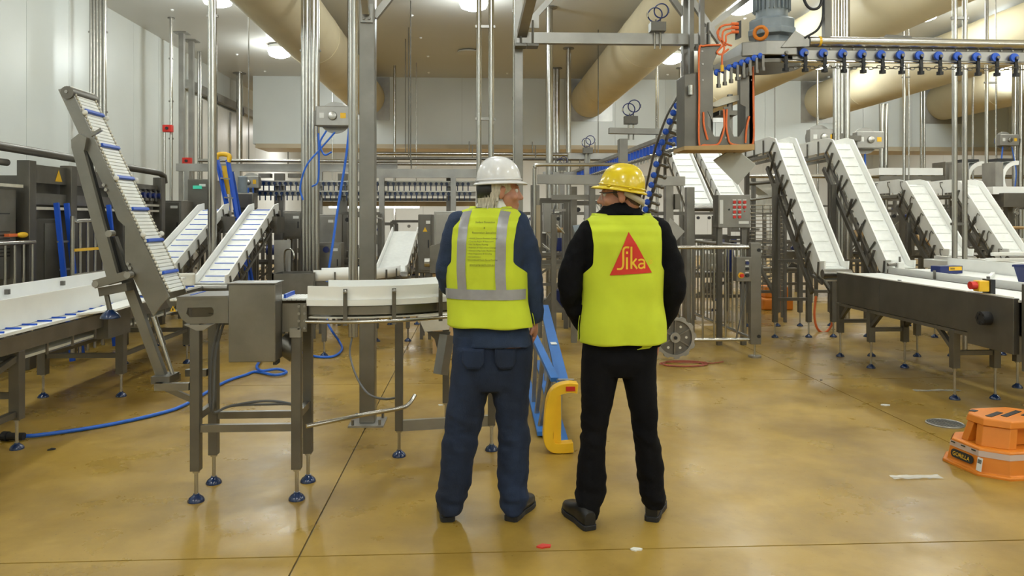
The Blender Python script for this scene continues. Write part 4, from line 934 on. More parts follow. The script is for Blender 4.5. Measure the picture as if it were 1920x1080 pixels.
# cable reels
def reel(u, v, Y, s, lab, dark=False, hose=()):
    c_ = W(u, v, Y); t = thing('hose_reel', lab, 'hose reel', (c_.x, c_.y, c_.z - .2 * s), 'hose reels')
    MB().bx(c_.x - .22 * s, c_.x + .22 * s, Y - .09, Y + .06, c_.z - .13 * s, c_.z + .13 * s).build('housing', 'alu', t, bev=.012)
    MB().lathe([(.21 * s, -.015), (.21 * s, .015)], (c_.x, Y + .1, c_.z), 28, 'Y').build('flange', 'alu', t, smooth=True); MB().lathe([(.19 * s, -.02), (.19 * s, .02)], (c_.x, Y + .13, c_.z), 28, 'Y').build('hose_coil', 'hose', t, smooth=True)
    MB().lathe([(.06 * s, 0), (.05 * s, -.03), (.02 * s, -.035)], (c_.x, Y - .09, c_.z), 18, 'Y').build('hub', 'pipe', t, smooth=True)
    MB().bx(c_.x - .17 * s, c_.x - .11 * s, Y - .094, Y - .09, c_.z - .03, c_.z + .04).build('label_plate', 'paper', t); MB().bx(c_.x + .10 * s, c_.x + .17 * s, Y - .094, Y - .09, c_.z - .03, c_.z + .04).build('label_plate', 'yellow', t)
    for i, h in enumerate(hose): rod('hose', curve_pts(h, 8), .012 if i else .016, 'hose', t, 8)
    return t
rA = reel(1540, 258, 11.4, 1.0, 'hose reel left of the four-pipe bundle above the inclines'); rB = reel(1627, 263, 11.4, 1.0, 'hose reel right of the four-pipe bundle above the inclines', hose=[[W(1622, 285, 11.5), W(1622, 300, 11.5), W(1622, 325, 11.5)]])
rC = reel(1888, 263, 15.8, .95, 'small far hose reel with blue hoses near the right edge', hose=[[W(1880, 275, 15.8), W(1877, 320, 15.8), W(1884, 370, 15.8)], [W(1897, 275, 15.8), W(1905, 320, 15.8), W(1903, 350, 15.8)]])
q = W(1600, 262, 11.5); MB().bx(q.x - .22, q.x + .01, 11.27, 11.46, q.z - .04, q.z + .04).build('mount', 'dsteel', rB); q = W(1556, 258, 11.5); MB().bx(q.x - .06, q.x + .1, 11.27, 11.46, q.z - .04, q.z + .04).build('mount', 'dsteel', rA); q = W(1895, 263, 15.8); MB().bx(q.x - .05, W(1904, 0, 16).x, 15.84, 15.98, q.z - .04, q.z + .04).build('mount', 'dsteel', rC)
r0 = reel(626, 219, 9.9, 1.0, 'hose reel on the thick pipe bundle, blue hoses hanging down', hose=[[W(655, 240, 9.85), W(648, 300, 9.8), W(635, 380, 9.7), W(622, 470, 9.5), W(611, 540, 9.4)], [W(628, 248, 9.8), W(600, 280, 9.8), W(575, 310, 9.75), W(563, 350, 9.75), W(568, 375, 9.75)], [W(597, 250, 9.8), W(598, 300, 9.8), W(596, 340, 9.8), W(585, 350, 9.8)], [W(612, 245, 9.8), W(600, 268, 9.8), W(608, 290, 9.8), W(622, 285, 9.8)]])
MB().bx(W(590, 219, 9.9).x, W(604, 219, 9.9).x, 9.82, 9.95, W(0, 232, 9.9).z, W(0, 205, 9.9).z).build('mount', 'dsteel', r0)
# ---------------------------------------------------------------- gate, wheel, cable coil, stool, drain
gx, gy = 3.14, 8.2
t = thing('safety_fence', 'stainless safety fence with vertical bars and a hinged gate right of the yellow-helmet man', 'fence', (gx, gy, 0))
MB().bx(gx - .06, gx + .06, gy - .04, gy + .04, .15, 1.28).build('post', 'steel', t, bev=.004); MB().cyl((gx, gy, .0), (gx, gy, .15), .012, 8).build('post_foot', 'pipe', t); MB().cyl((gx, gy, 0), (gx, gy, .02), .07, 14).build('foot_plate', 'alu', t)
for z in (.2, 1.23): rod('rail', [(1.9, gy, z), (gx - .05, gy, z)], .02, 'pipe', t); rod('rail', [(gx, gy + .04, z), (gx, 10.8, z)], .02, 'pipe', t)
MB().bx(gx - .07, gx + .07, 10.76, 10.86, 0, 1.28).build('post', 'steel', t)
bsrc = MB().cyl((gx - .2, gy, .2), (gx - .2, gy, 1.23), .012, 8).build('bar', 'pipe', t, smooth=True)
for i in range(1, 9): inst(bsrc, t, (-.13 * i, 0, 0))
for i in range(18): inst(bsrc, t, (.2, .16 + .14 * i, 0))
for z in (.24, 1.2): MB().cyl((gx + .03, gy - .05, z), (gx + .03, gy - .03, z), .02, 12).build('end_cap', 'dark', t)
# control box on the gate
c_ = W(1390, 505, gy - .05); cb = thing('push_button_box', 'grey push-button box with yellow emergency stop on the safety fence', 'control box', (c_.x, gy - .06, c_.z - .13))
bt_ = MB().bx(c_.x - .085, c_.x + .085, gy - .13, gy - .03, c_.z - .13, c_.z + .14).build('housing', 'steel', cb, bev=.006)
for dx, dz, m, r in ((.035, .075, 'navy', .018), (.035, .01, 'dark', .018), (.035, -.06, 'dark', .02), (-.035, -.06, 'yellow', .032)):
    b_ = MB().cyl((c_.x + dx, gy - .13, c_.z + dz), (c_.x + dx, gy - .15, c_.z + dz), r, 16).build('button', m, cb, smooth=True)
    if m == 'yellow': MB().cyl((c_.x + dx, gy - .15, c_.z + dz), (c_.x + dx, gy - .18, c_.z + dz), .02, 16).build('stop_knob', 'red', b_, smooth=True)
for dz in (.105, .04, -.03): MB().bx(c_.x + .015, c_.x + .055, gy - .132, gy - .13, c_.z + dz - .006, c_.z + dz + .006).build('button_label', 'paper', cb)
for dx in (-.02, .03): MB().cyl((c_.x + dx, gy - .08, c_.z - .13), (c_.x + dx, gy - .08, c_.z - .16), .012, 8).build('cable_gland', 'dark', cb); rod('cable', curve_pts([(c_.x + dx, gy - .08, c_.z - .16), (c_.x + dx + .01, gy - .07, c_.z - .3), (c_.x - .02, gy - .07, c_.z - .55), (c_.x - .05, gy - .02, .22)], 5), .006, 'grey', cb, 6)
# sprocket wheel
wc = W(1266, 633, 7.95); t = thing('sprocket_wheel', 'loose grey toothed sprocket wheel leaning on the safety fence behind the man', 'wheel', (wc.x, wc.y, wc.z - .235))
th = [0]; lp = []
for i in range(72):
    a = 2 * PI * i / 72; r = .232 if (i % 6) < 3 else .214; lp.append(V(wc.x + r * math.cos(a), wc.y, wc.z + r * math.sin(a)))
rim_ = MB(); inn = [V(wc.x + .185 * math.cos(2 * PI * i / 72), wc.y, wc.z + .185 * math.sin(2 * PI * i / 72)) for i in range(72)]
rim_.grid([[*lp, lp[0]], [*inn, inn[0]], [*[p + V(0, .05, 0) for p in inn], inn[0] + V(0, .05, 0)], [*[p + V(0, .05, 0) for p in lp], lp[0] + V(0, .05, 0)], [*lp, lp[0]]]); rim_.build('toothed_rim', 'alu', t)
MB().lathe([(.186, 0), (.186, .01)], (wc.x, wc.y + .03, wc.z), 40, 'Y').build('disc', 'dsteel', t); MB().lathe([(.055, -.03), (.055, .03)], (wc.x, wc.y + .02, wc.z), 24, 'Y').build('hub', 'alu', t, smooth=True); MB().cyl(wc + V(0, -.03, 0), wc + V(0, -.005, 0), .018).build('bore', 'dark', t)
for i in range(6): a = i * PI / 3 + .5; d = V(math.cos(a), 0, math.sin(a)); MB().beam(wc + d * .05 + V(0, .02, 0), wc + d * .187 + V(0, .02, 0), .012, .02, (0, 1, 0)).build('spoke_rib', 'steel', t)
for i in range(6): a = i * PI / 3 + 1.02; d = V(math.cos(a), 0, math.sin(a)); MB().cyl(wc + d * .13 + V(0, .026, 0), wc + d * .13 + V(0, .032, 0), .014, 10).build('disc_hole', 'cream', t)
cc = G(1282, 684); pts = [V(cc.x + (.22 + .025 * math.sin(i * 1.3)) * math.cos(i * .35) * (1 + .012 * i / 8), cc.y + .14 * math.sin(i * .35), .008 + .003 * (i // 18)) for i in range(62)] + [V(cc.x + .32, cc.y + .02, .01), V(cc.x + .46, cc.y + .10, .01)]
tag(rod('cable_coil', pts, .0055, mat('brown_cable', (.30, .07, .04), .5), None, 6), 'loose coil of thin reddish-brown cable on the floor under the sprocket wheel', 'cable')
# orange step stool
sx, sy = 3.36, 4.53
t = thing('step_stool', 'orange plastic two-step stool with black anti-slip strips, right edge', 'step stool', (sx, sy, 0))
def octo(hx, hy, ch, z, rot=.0):
    l = [(-hx, -hy + ch), (-hx + ch, -hy), (hx - ch, -hy), (hx, -hy + ch), (hx, hy - ch), (hx - ch, hy), (-hx + ch, hy), (-hx, hy - ch)]
    r = Matrix.Rotation(.10, 3, 'Z'); z *= .80; ch *= .55; return [V(sx, sy, z) + r @ V(a, b, 0) for a, b in l]
m_ = MB(); R0 = [octo(.345, .265, .12, 0), octo(.345, .265, .12, .02), octo(.325, .245, .115, .025), octo(.305, .225, .11, .185), octo(.30, .22, .11, .195), octo(.265, .185, .10, .195)]
m_.grid([r + r[:1] for r in R0]); m_.f.append(tuple(len(R0) * 9 - 9 + i for i in range(8))); body = m_.build('lower_step', 'orange', t, bev=.006)
# upper tier: corner pillars and the top
Tb, Tt, Tu = octo(.262, .182, .10, .195), octo(.232, .162, .10, .345), octo(.262, .182, .10, .36)
for i in range(0, 8, 2):
    a, b = Tb[i], Tb[i + 1]; a2, b2 = Tt[i], Tt[i + 1]; cm = V(sx, sy, 0)
    def inw(p, k): return p + (V(sx, sy, p.z) - p).normalized() * k
    ex = .05; da = (Tb[i - 1] - a).normalized() * ex; db = (Tb[(i + 2) % 8] - b).normalized() * ex
    lo_ = [a + da, a, b, b + db, inw(b + db, .05), inw(a + da, .05)]; hi_ = [a2 + da, a2, b2, b2 + db, inw(b2 + db, .05), inw(a2 + da, .05)]
    k = MB(); k.add(lo_ + hi_, [tuple(range(6)), tuple(range(6, 12))] + [(j, (j + 1) % 6, 6 + (j + 1) % 6, 6 + j) for j in range(6)]); k.build('corner_pillar', 'orange', t, bev=.004)
k = MB(); k.grid([r + r[:1] for r in (Tt, octo(.240, .170, .10, .348), octo(.230, .165, .10, .395), octo(.222, .158, .098, .402))]); n = len(k.v); k.f.append(tuple(27 + i for i in range(8))); k.f.append(tuple(range(8))); k.build('top_step', 'orange', t, bev=.005)
MB().prism(octo(.17, .10, .06, .20), (0, 0, .12)).build('inner_core', 'orange', t)
rz = Matrix.Rotation(.10, 3, 'Z')
for x, y, L in ((-.16, .10, .05), (-.10, .0, .17), (.02, .0, .22), (.13, -.02, .17)):
    MB().box(V(sx, sy, .323) + rz @ V(x, y, 0), (.035, L, .004), Matrix.Rotation(-1.0, 3, 'Z')).build('anti_slip_strip', 'rubber', t)
for (i, s) in ((0, 1),):
    fA, fB = octo(.307, .227, .11, .15), octo(.305, .225, .11, .185)
    tp = MB(); A_ = [p + (p - V(sx, sy, p.z)).normalized() * .006 for p in octo(.3085, .2285, .11, .135)]; B_ = [p + (p - V(sx, sy, p.z)).normalized() * .006 for p in octo(.305, .225, .11, .178)]
    tp.grid([A_ + A_[:1], B_ + B_[:1]]); tp.build('packing_tape', mat('printed_tape', (.55, .42, .36), .4), t)
def face_frame(i, z0, z1, grow=.009):
    a = octo(.335 - .2 * z0 * .6 + grow, .325 - .2 * z0 * .6 + grow, .115, z0); b = octo(.335 - .2 * z1 * .6 + grow, .325 - .2 * z1 * .6 + grow, .115, z1)
    return a[i], a[(i + 1) % 8], b[i], b[(i + 1) % 8]
a, b, c2, d2 = octo(.3275, .2475, .1155, .02)[7], octo(.3275, .2475, .1155, .02)[0], octo(.306, .226, .11, .185)[7], octo(.306, .226, .11, .185)[0]
ux = (b - a).normalized(); uz = ((c2 + d2) / 2 - (a + b) / 2).normalized(); nn = ux.cross(uz); nn = nn if nn.dot(V(sx, sy, .1) - a) < 0 else -nn
o_ = (a + b) / 2 + uz * .056 + nn * .006
pl = [o_ + ux * (.066 * math.copysign(1, math.cos(q)) + .026 * math.cos(q)) + uz * .026 * math.sin(q) for q in (2 * PI * i / 28 for i in range(28))]
pb = MB().prism(pl, nn * .004).build('maker_badge', 'dark', t)
pr_ = [o_ + (p - o_) * .86 + nn * .0045 for p in pl]
text('GORILLA', .035, flat(o_ - uz * .012 + nn * .0095, ux, uz), 'badge_lettering', 'yellow', pb, 'CENTER')
lb = MB().prism([o_ + ux * s_ + uz * q_ + nn * .003 for s_, q_ in ((.125, -.045), (.165, -.045), (.165, .035), (.125, .035))], nn * .002).build('barcode_label', 'paper', t)
for i in range(5): MB().prism([o_ + ux * (.131 + i * .006) + uz * q_ + nn * .006 for q_ in (0, .024)] + [o_ + ux * (.134 + i * .006) + uz * q_ + nn * .006 for q_ in (.024, 0)], nn * .0008).build('barcode_line', 'print', lb)
for i in range(3):
    MB().prism([o_ + uz * (.060 + dz) + ux * (-.10 + i * .085 + dx) + nn * .006 for dx, dz in ((0, 0), (.035, 0), (.035, .008), (0, .008))], nn * .001).build('tape_print', 'print', t)
# round floor drain
dc = G(1772, 795); t = thing('floor_drain', 'round slotted steel floor drain beside the orange stool', 'drain', (dc.x, dc.y, 0))
MB().ring((dc.x, dc.y, .003), .125, .008, (0, 0, 1), 32, 6).build('drain_rim', 'alu', t); MB().cyl((dc.x, dc.y, .0), (dc.x, dc.y, .002), .122, 28).build('drain_well', 'dark', t)
for i in range(9):
    x = -.10 + i * .025; h = math.sqrt(.12 ** 2 - x * x); MB().bx(dc.x + x - .006, dc.x + x + .006, dc.y - h, dc.y + h, .002, .006).build('grate_bar', 'alu', t)
# far orange step stool behind the gate
fo_ = G(1460, 582); t = thing('step_stool', 'small far orange step stool behind the safety fence', 'step stool', (fo_.x, fo_.y, 0))
MB().bx(fo_.x - .26, fo_.x + .26, fo_.y, fo_.y + .45, 0, .20).build('lower_step', 'orange', t, bev=.03); MB().bx(fo_.x - .2, fo_.x + .2, fo_.y + .06, fo_.y + .4, .2, .40).build('top_step', 'orange', t, bev=.03)
tag(rod('air_hose', curve_pts([W(1530, 555, 10.0), W(1527, 590, 10.0), W(1532, 615, 10.0), W(1545, 624, 10.0), W(1558, 612, 10.0), W(1563, 590, 10.0)], 8), .016, M['cable'], None, 8), 'short red-orange hose loop under the first tall incline', 'hose')
# litter on the floor
for i, (u, v, m, s, lab) in enumerate(((1021, 1025, 'red', .03, 'red scrap on the floor in front of the men'), (1193, 1031, 'paper', .022, 'white scrap on the floor in front of the man in the yellow helmet'), (1660, 760, 'paper', .03, 'small white scrap left of the aisle conveyor legs'), (826, 610 + 150, 'paper', .02, 'white crumb near the column base'), (98, 843, 'dark', .03, 'dark strip of litter at the left'), (1540, 713, 'dark', .015, 'dark crumb in the middle of the aisle'))):
    q = G(u, v); m_ = MB()
    lp = [q + V(s * (1 + .4 * math.sin(k * 2.3 + i)) * math.cos(k), s * .7 * (1 + .3 * math.cos(k * 3.1)) * math.sin(k), 0) for k in (2 * PI * j / 9 for j in range(9))]
    m_.prism(lp, (0, 0, .006)); tag(m_.build('floor_scrap', m), lab, 'scrap', 'scraps on the floor')
for i, (u, v, L, lab) in enumerate(((1757, 733, .42, 'crumpled clear plastic film under the aisle conveyor'), (1718, 896, .30, 'flattened clear film on the floor left of the stool'))):
    q = G(u, v); rows = [[q + V(-L / 2 + L * j / 14, -.03 + .06 * k / 4 + .015 * noise.noise(V(j, k, i)), .004 + .012 * abs(noise.noise(V(j * .7, k * .9, i + 3)))) for j in range(15)] for k in range(5)]
    tag(MB().grid(rows).build('plastic_film', 'film', smooth=True), lab, 'film', 'plastic film scraps')
# ---------------------------------------------------------------- overhead: frame, trolley chain with motor, drop frame
t = thing('overhead_gantry', 'galvanised overhead beam frame with diagonal braces spanning above the two men', 'frame', W(975, 300, 6.6))
Yb = 6.6
bar('cross_beam', W(968, 72, Yb), W(1330, 75, Yb), .07, 'alu', t, .095)
a = W(975, 72, Yb); MB().bx(a.x - .045, a.x + .03, Yb + .05, Yb + .13, 0, CEIL - .004).build('column', 'steel', t, bev=.004)
b = W(1291, 72, Yb); MB().bx(b.x - .035, b.x + .035, Yb + .05, Yb + .12, 2.16, CEIL - .004).build('column', 'steel', t, bev=.004)
bar('diagonal_brace', W(978, 66, Yb - .02), W(1002, -30, Yb - .6), .085, 'alu', t, .06); bar('diagonal_brace', W(998, 36, Yb + .06), W(1040, -10, Yb + .06), .05, 'alu', t)
MB().bx(a.x + .05, a.x + .17, Yb + .02, Yb + .035, W(0, 38, Yb).z, W(0, 10, Yb).z).build('gusset_plate', 'alu', t)
bar('diagonal_brace', W(1300, 74, Yb), W(1425, -20, Yb), .06, 'alu', t, .05); bar('diagonal_brace', W(1350, 80, Yb), W(1290, -10, Yb), .05, 'alu', t); bar('diagonal_brace', W(1285, 32, Yb + .1), W(1255, -10, Yb + .1), .05, 'alu', t)
for u, v in ((976, 62), (998, 62), (1310, 66), (1325, 66)): q = W(u, v, Yb); MB().cyl(q + V(0, -.05, -.12), q + V(0, -.05, .1), .01, 8).build('clamp_bolt', 'dsteel', t); MB().bx(q.x - .05, q.x + .05, Yb - .08, Yb + .05, q.z - .13, q.z - .11).build('clamp_plate', 'dsteel', t)
def rings(u, v, Y, s, ub, lab):
    c_ = W(u, v, Y); zb_ = W(u, ub, Y).z; t = thing('pipe_clamp', lab, 'pipe clamp', (c_.x, Y, zb_), 'double-ring pipe clamps')
    for dx, dz in ((-.028 * s, -.018 * s), (.028 * s, .018 * s)): MB().ring((c_.x + dx, Y, c_.z + dz), .062 * s, .006 * s, (.25, 1, .1), 24, 6).build('clamp_ring', 'navy', t, smooth=True)
    for sgn in (-1, 1): q = V(c_.x + sgn * .095 * s, Y, c_.z + sgn * .02 * s); MB().cyl(q + V(0, 0, -.02), q + V(0, 0, .02), .008 * s, 6).build('clamp_screw', 'pipe', t)
    MB().bx(c_.x - .075 * s, c_.x + .06 * s, Y - .05, Y + .05, c_.z - .17 * s, c_.z - .09 * s).build('clamp_block', 'dsteel', t)
    for sgn in (-.03, .02): MB().cyl((c_.x + sgn * s, Y, c_.z - .1 * s), (c_.x + sgn * s, Y, zb_), .009 * s, 8).build('stem', 'pipe', t)
    for sgn in (-.02, .02): MB().cyl((c_.x + sgn * s, Y, c_.z - .06 * s), (c_.x + sgn * s, Y, c_.z - .1 * s), .007 * s, 6).build('neck', 'dsteel', t)
rings(1234, 24, Yb - .05, 1.0, 92, 'largest double-ring pipe clamp on the overhead beam'); rings(1184, 202, 9.2, 1.2, 262, 'double-ring pipe clamp on the short beam left of the roller chain')
rings(1103, 265, 12.5, 1.2, 305, 'double-ring pipe clamp above the yellow helmet, mid distance'); rings(1054, 302, 14.5, 1.1, 325, 'smallest double-ring pipe clamp left of the yellow helmet')
# trolley chain
Yc = 6.2
t = thing('overhead_chain_conveyor', 'overhead trolley chain conveyor with blue rollers and a grey drive motor, top right', 'overhead conveyor', W(1465, 90, Yc))
zr = W(1600, 105, Yc).z; xw = W(1458, 100, Yc).x; xe = 6.5
MB().bx(xw + .12, xe, Yc - .02, Yc + .06, zr - .035, zr + .04).build('track_rail', 'alu', t); MB().bx(xw + .2, xe, Yc - .01, Yc + .05, zr + .04, zr + .075).build('track_cover', 'dsteel', t)
MB().cyl((xw + .26, Yc - .02, zr + .115), (xe, Yc - .02, zr + .10), .042, 16).build('guard_tube', 'pipe', t, smooth=True); MB().cyl((xw + .02, Yc - .02, zr - .055), (xe, Yc - .02, zr - .055), .012, 8).build('lower_rod', 'pipe', t)
MB().cyl((xw + .34, Yc - .02, zr + .115), (xw + .36, Yc - .02, zr + .115), .044, 16).build('yellow_mark', 'yellow', t)
src = None
for i in range(24):
    x = xw + .45 + i * .1; 
    if src is None: src = MB().cyl((x, Yc - .024, zr + .055), (x, Yc - .012, zr + .055), .006, 6).build('cover_rivet', 'paper', t); s0 = x
    else: inst(src, t, (x - s0, 0, 0))
# trolleys: roller + hanger (copied)
def trolley(x, y, z):
    tr_ = MB().beam((x, y - .05, z), (x + .004, y - .05, z - .09), .028, .014, (0, 1, 0)).cyl((x, y - .05, z - .09), (x, y - .05, z - .125), .016, 10).cyl((x, y - .05, z - .125), (x, y - .05, z - .15), .03, 6).build('trolley_hanger', 'rubber', t)
    w_ = MB().lathe([(.036, -.012), (.04, 0), (.036, .012)], (x - .01, y - .045, z + .01), 16, 'Y').build('roller', 'blue', tr_, smooth=True); MB().cyl((x, y - .075, z + .005), (x, y - .04, z + .005), .014, 8).build('axle', 'dsteel', tr_); return tr_
tr0 = trolley(W(1541, 105, Yc).x, Yc, zr); step = W(1577, 105, Yc).x - W(1541, 105, Yc).x
def trolley_copy(off, rot=None):
    c_ = inst(tr0, t, off)
    for ch in tr0.children: k = ch.copy(); COL.objects.link(k); k.parent = c_
    return c_
for i in range(-2, 11):
    if i: trolley_copy((step * i, 0, -.002 * i))
# chain links
lk = None
for i in range(64):
    x = xw + .1 + i * .036
    q = V(x, Yc - .05, zr - .105 + .008 * math.sin((x - xw) / step * 2 * PI))
    nrm = (0, 1, 0) if i % 2 else (0, 0, 1)
    if i < 2:
        m_ = MB(); u = V(1, 0, 0); w = V(0, 0, 1) if i % 2 else V(0, 1, 0)
        m_.tube([q + u * (.022 * math.cos(a)) + w * (.011 * math.sin(a)) for a in (2 * PI * k / 10 for k in range(10))], .0042, 5, closed=True)
        o = m_.build('chain_link', 'dsteel', t); lk = (lk or []) + [(o, q)]
    else: inst(lk[i % 2][0], t, q - lk[i % 2][1])
# corner wheel, housing, motor
wcx, wcy = xw, Yc + .28
MB().lathe([(.30, -.03), (.30, 0), (.27, .012), (.10, .02)], (wcx, wcy, zr - .03), 36).build('corner_wheel', 'dsteel', t, smooth=True)
MB().prism([V(wcx - .30, wcy - .26, zr - .01), V(wcx - .12, wcy - .34, zr - .01), V(wcx + .14, wcy - .34, zr - .01), V(wcx + .30, wcy - .2, zr - .01), V(wcx + .3, wcy + .28, zr - .01), V(wcx - .3, wcy + .28, zr - .01)], (0, 0, .12)).build('wheel_housing', 'steel', t, bev=.006)
MB().prism([V(wcx + .0, Yc - .075, zr + .05), V(wcx + .24, Yc - .075, zr + .06), V(wcx + .24, Yc - .075, zr + .12), V(wcx + .12, Yc - .075, zr + .19)], (0, .02, 0)).build('gusset_plate', 'steel', t)
MB().lathe([(.15, .10), (.15, .19), (.21, .20), (.21, .25), (.20, .255), (.20, .33), (.17, .35)], (wcx + .03, wcy - .08, zr), 8).build('gearbox', 'motor', t, bev=.01)
mo = MB().lathe([(.135, .35), (.135, 1.0)], (wcx + .03, wcy - .08, zr), 24).build('motor_body', 'motor', t, smooth=True)
for i in range(24): a = 2 * PI * i / 24; d = V(math.cos(a), math.sin(a), 0); c_ = V(wcx + .03, wcy - .08, zr); MB().beam(c_ + d * .145 + V(0, 0, .42), c_ + d * .145 + V(0, 0, 1.0), .008, .03, d).build('cooling_fin', 'motor', mo)
rod('motor_cable', curve_pts([V(wcx + .2, wcy - .25, zr + .62), V(wcx + .23, wcy - .32, zr + .42), V(wcx + .30, wcy - .33, zr + .38), V(wcx + .37, wcy - .3, zr + .45), V(wcx + .40, wcy - .28, zr + .7)], 6), .012, 'rubber', t); rod('motor_cable', curve_pts([V(wcx + .38, wcy - .28, zr + .7), V(wcx + .39, wcy - .3, zr + .4), V(wcx + .33, wcy - .34, zr + .22), V(wcx + .2, wcy - .36, zr + .13)], 6), .010, 'rubber', t)
MB().bx(wcx + .42, wcx + .48, Yc + .02, Yc + .08, zr + .15, 4.39).build('support_post', 'dsteel', t); MB().bx(wcx + .95, wcx + 1.5, Yc + .1, Yc + .2, zr + .16, zr + .19).build('side_arm', 'alu', t)
MB().prism([V(wcx + .9, Yc + .09, zr + .10), V(wcx + 1.25, Yc + .09, zr + .10), V(wcx + 1.22, Yc + .09, zr + .20), V(wcx + 1.0, Yc + .09, zr + .21)], (0, .02, 0)).build('arm_bracket', 'dsteel', t)
MB().ring((wcx - .17, Yc - .06, zr + .17), .05, .016, (.6, 1, .2), 16, 8).build('yellow_tag_ring', 'orange', t, smooth=True)
# chain that continues from the wheel: back and down-left, and a second branch up-left
def chain_run(p0, p1, n, name='roller', r=.030, up=.05):
    d = (p1 - p0); bar('branch_rail', p0 + V(0, 0, up), p1 + V(0, 0, up), .05, 'dsteel', t, .05)
    src_ = None
    for i in range(n):
        q = p0 + d * (i + .5) / n
        if src_ is None: src_ = MB().ell(q + V(-.01, -.04, 0), (r, r * .5, r), None, 12, 8).build('roller', 'blue', t, smooth=True); q0 = q; h_ = MB().beam(q + V(0, -.05, 0), q + V(0, -.05, -.10), .02).cyl(q + V(0, -.05, -.1), q + V(0, -.05, -.13), .02, 6).build('trolley_hanger', 'dsteel', t)
        else: inst(src_, t, q - q0); inst(h_, t, q - q0)
chain_run(W(1432, 104, Yc), W(1338, 140, Yc + .12), 8); chain_run(W(1430, 45, Yc + .5), W(1480, -10, Yc + .6), 5)
# falling roller chain and the long receding one
t = thing('roller_chain', 'steep chain of blue rollers dropping beside the drop frame to behind the yellow helmet', 'roller chain', W(1215, 400, 7.6))
pts = [W(1283, 178, 7.0), W(1262, 215, 7.05), W(1240, 275, 7.2), W(1224, 340, 7.4), W(1212, 390, 7.6), W(1206, 425, 7.7)]; cp = curve_pts(pts, 5)
rod('guide_strip', [p + V(-.055, 0, 0) for p in cp], .012, 'dsteel', t, 6); rod('chain_core', [p + V(.03, .02, 0) for p in cp], .02, 'steel', t, 6)
MB().beam(W(1283, 176, 7.05), W(1290, 176, Yb + .122), .05).build('top_bracket', 'dsteel', t)
src = None
for i in range(17):
    s = i / 16 * (len(cp) - 1); k = int(s); q = cp[k].lerp(cp[min(k + 1, len(cp) - 1)], s - k)
    if src is None: src = MB().ell(q + V(-.01, -.02, 0), (.032, .02, .032), None, 12, 8).build('roller', 'blue', t, smooth=True); q0 = q; h_ = MB().cyl(q + V(.02, -.02, 0), q + V(.09, -.02, -.02), .016, 8).ell(q + V(.10, -.02, -.02), .024, None, 8, 6).build('shackle', 'dsteel', t)
    else: inst(src, t, q - q0); inst(h_, t, q - q0)
t = thing('roller_chain', 'long receding overhead rail of blue rollers behind the yellow helmet', 'roller chain', W(1080, 330, 14))
p0, p1 = W(1290, 258, 8.3), W(1075, 332, 15.0); bar('rail', p0 + V(0, 0, .10), p1 + V(0, 0, .10), .06, 'alu', t, .05); bar('lower_rail', p0 + V(0, 0, -.09), p1 + V(0, 0, -.09), .03, 'dsteel', t, .03)
src = None
for i in range(44):
    q = p0.lerp(p1, i / 43)
    if src is None: src = MB().bx(q.x - .02, q.x + .02, q.y - .03, q.y + .02, q.z - .05, q.z + .06).build('roller', 'blue', t); q0 = q; h_ = MB().cyl(q + V(0, 0, -.06), q + V(0, 0, -.15), .014, 6).build('trolley_hanger', 'pipe', t)
    else: inst(src, t, q - q0); inst(h_, t, q - q0)
# short beam on a post that carries the clamp
t = thing('post_and_beam', 'short galvanised beam on a square post above the yellow helmet', 'frame', G(1168, 640))
pb = W(1168, 300, 9.25); MB().bx(pb.x - .05, pb.x + .05, 9.2, 9.3, 0, W(0, 256, 9.25).z).build('post', 'alu', t); bar('beam', W(1142, 247, 9.25), W(1285, 250, 9.25), .10, 'alu', t, .07)
t.location = (pb.x, 9.25, 0)
for ch in t.children: pass
# drop frame
Yd = 6.25
t = thing('drop_station', 'hanging brown steel drop frame with two oblong windows and orange cables', 'machine', W(1350, 282, Yd))
D_ = lambda u, v, dy=0: W(u, v, Yd + dy)
def holeplate(outer, holes, y, th, name, m):                    # vertical plate built from strips around two rectangular windows with chamfered ends
    (u0, v0, u1, v1) = outer; mb = MB()
    ub = [u0] + [q for h in holes for q in (h[0], h[2])] + [u1]
    for i in range(len(ub) - 1):
        if i % 2 == 0: mb.prism([D_(ub[i], v0, y), D_(ub[i + 1], v0, y), D_(ub[i + 1], v1, y), D_(ub[i], v1, y)], (0, th, 0))
        else:
            h = holes[i // 2]; c_ = (h[2] - h[0]) * .4
            mb.prism([D_(h[0], v0, y), D_(h[2], v0, y), D_(h[2], h[1], y), D_(h[0], h[1], y)], (0, th, 0))
            mb.prism([D_(h[0], h[3] - c_, y), D_(h[0] + c_, h[3], y), D_(h[2] - c_, h[3], y), D_(h[2], h[3] - c_, y), D_(h[2], v1, y), D_(h[0], v1, y)], (0, th, 0))
    return mb.build(name, m, t)
MB().prism([D_(1309, 85), D_(1352, 85), D_(1337, 118), D_(1337, 230), D_(1327, 208), D_(1327, 236), D_(1340, 256), D_(1350, 256), D_(1357, 236), D_(1357, 200), D_(1368, 200), D_(1368, 236), D_(1376, 256), D_(1386, 256), D_(1398, 236), D_(1398, 200), D_(1388, 195), D_(1388, 150), D_(1396, 128), D_(1415, 122), D_(1415, 274), D_(1309, 274)], (0, .012, 0)).build('front_plate', 'dsteel', t)
MB().prism([D_(1312, 92, .28), D_(1337, 92, .28), D_(1337, 262, .28), D_(1312, 262, .28)], (0, .012, 0)).build('rear_plate', 'dsteel', t); MB().prism([D_(1390, 110, .28), D_(1415, 110, .28), D_(1415, 262, .28), D_(1390, 262, .28)], (0, .012, 0)).build('rear_plate', 'dsteel', t)
MB().prism([D_(1283, 140, .02), D_(1309, 135, .02), D_(1309, 281, .02), D_(1283, 281, .02)], (0, .25, 0)).build('side_box', 'dsteel', t, bev=.006)
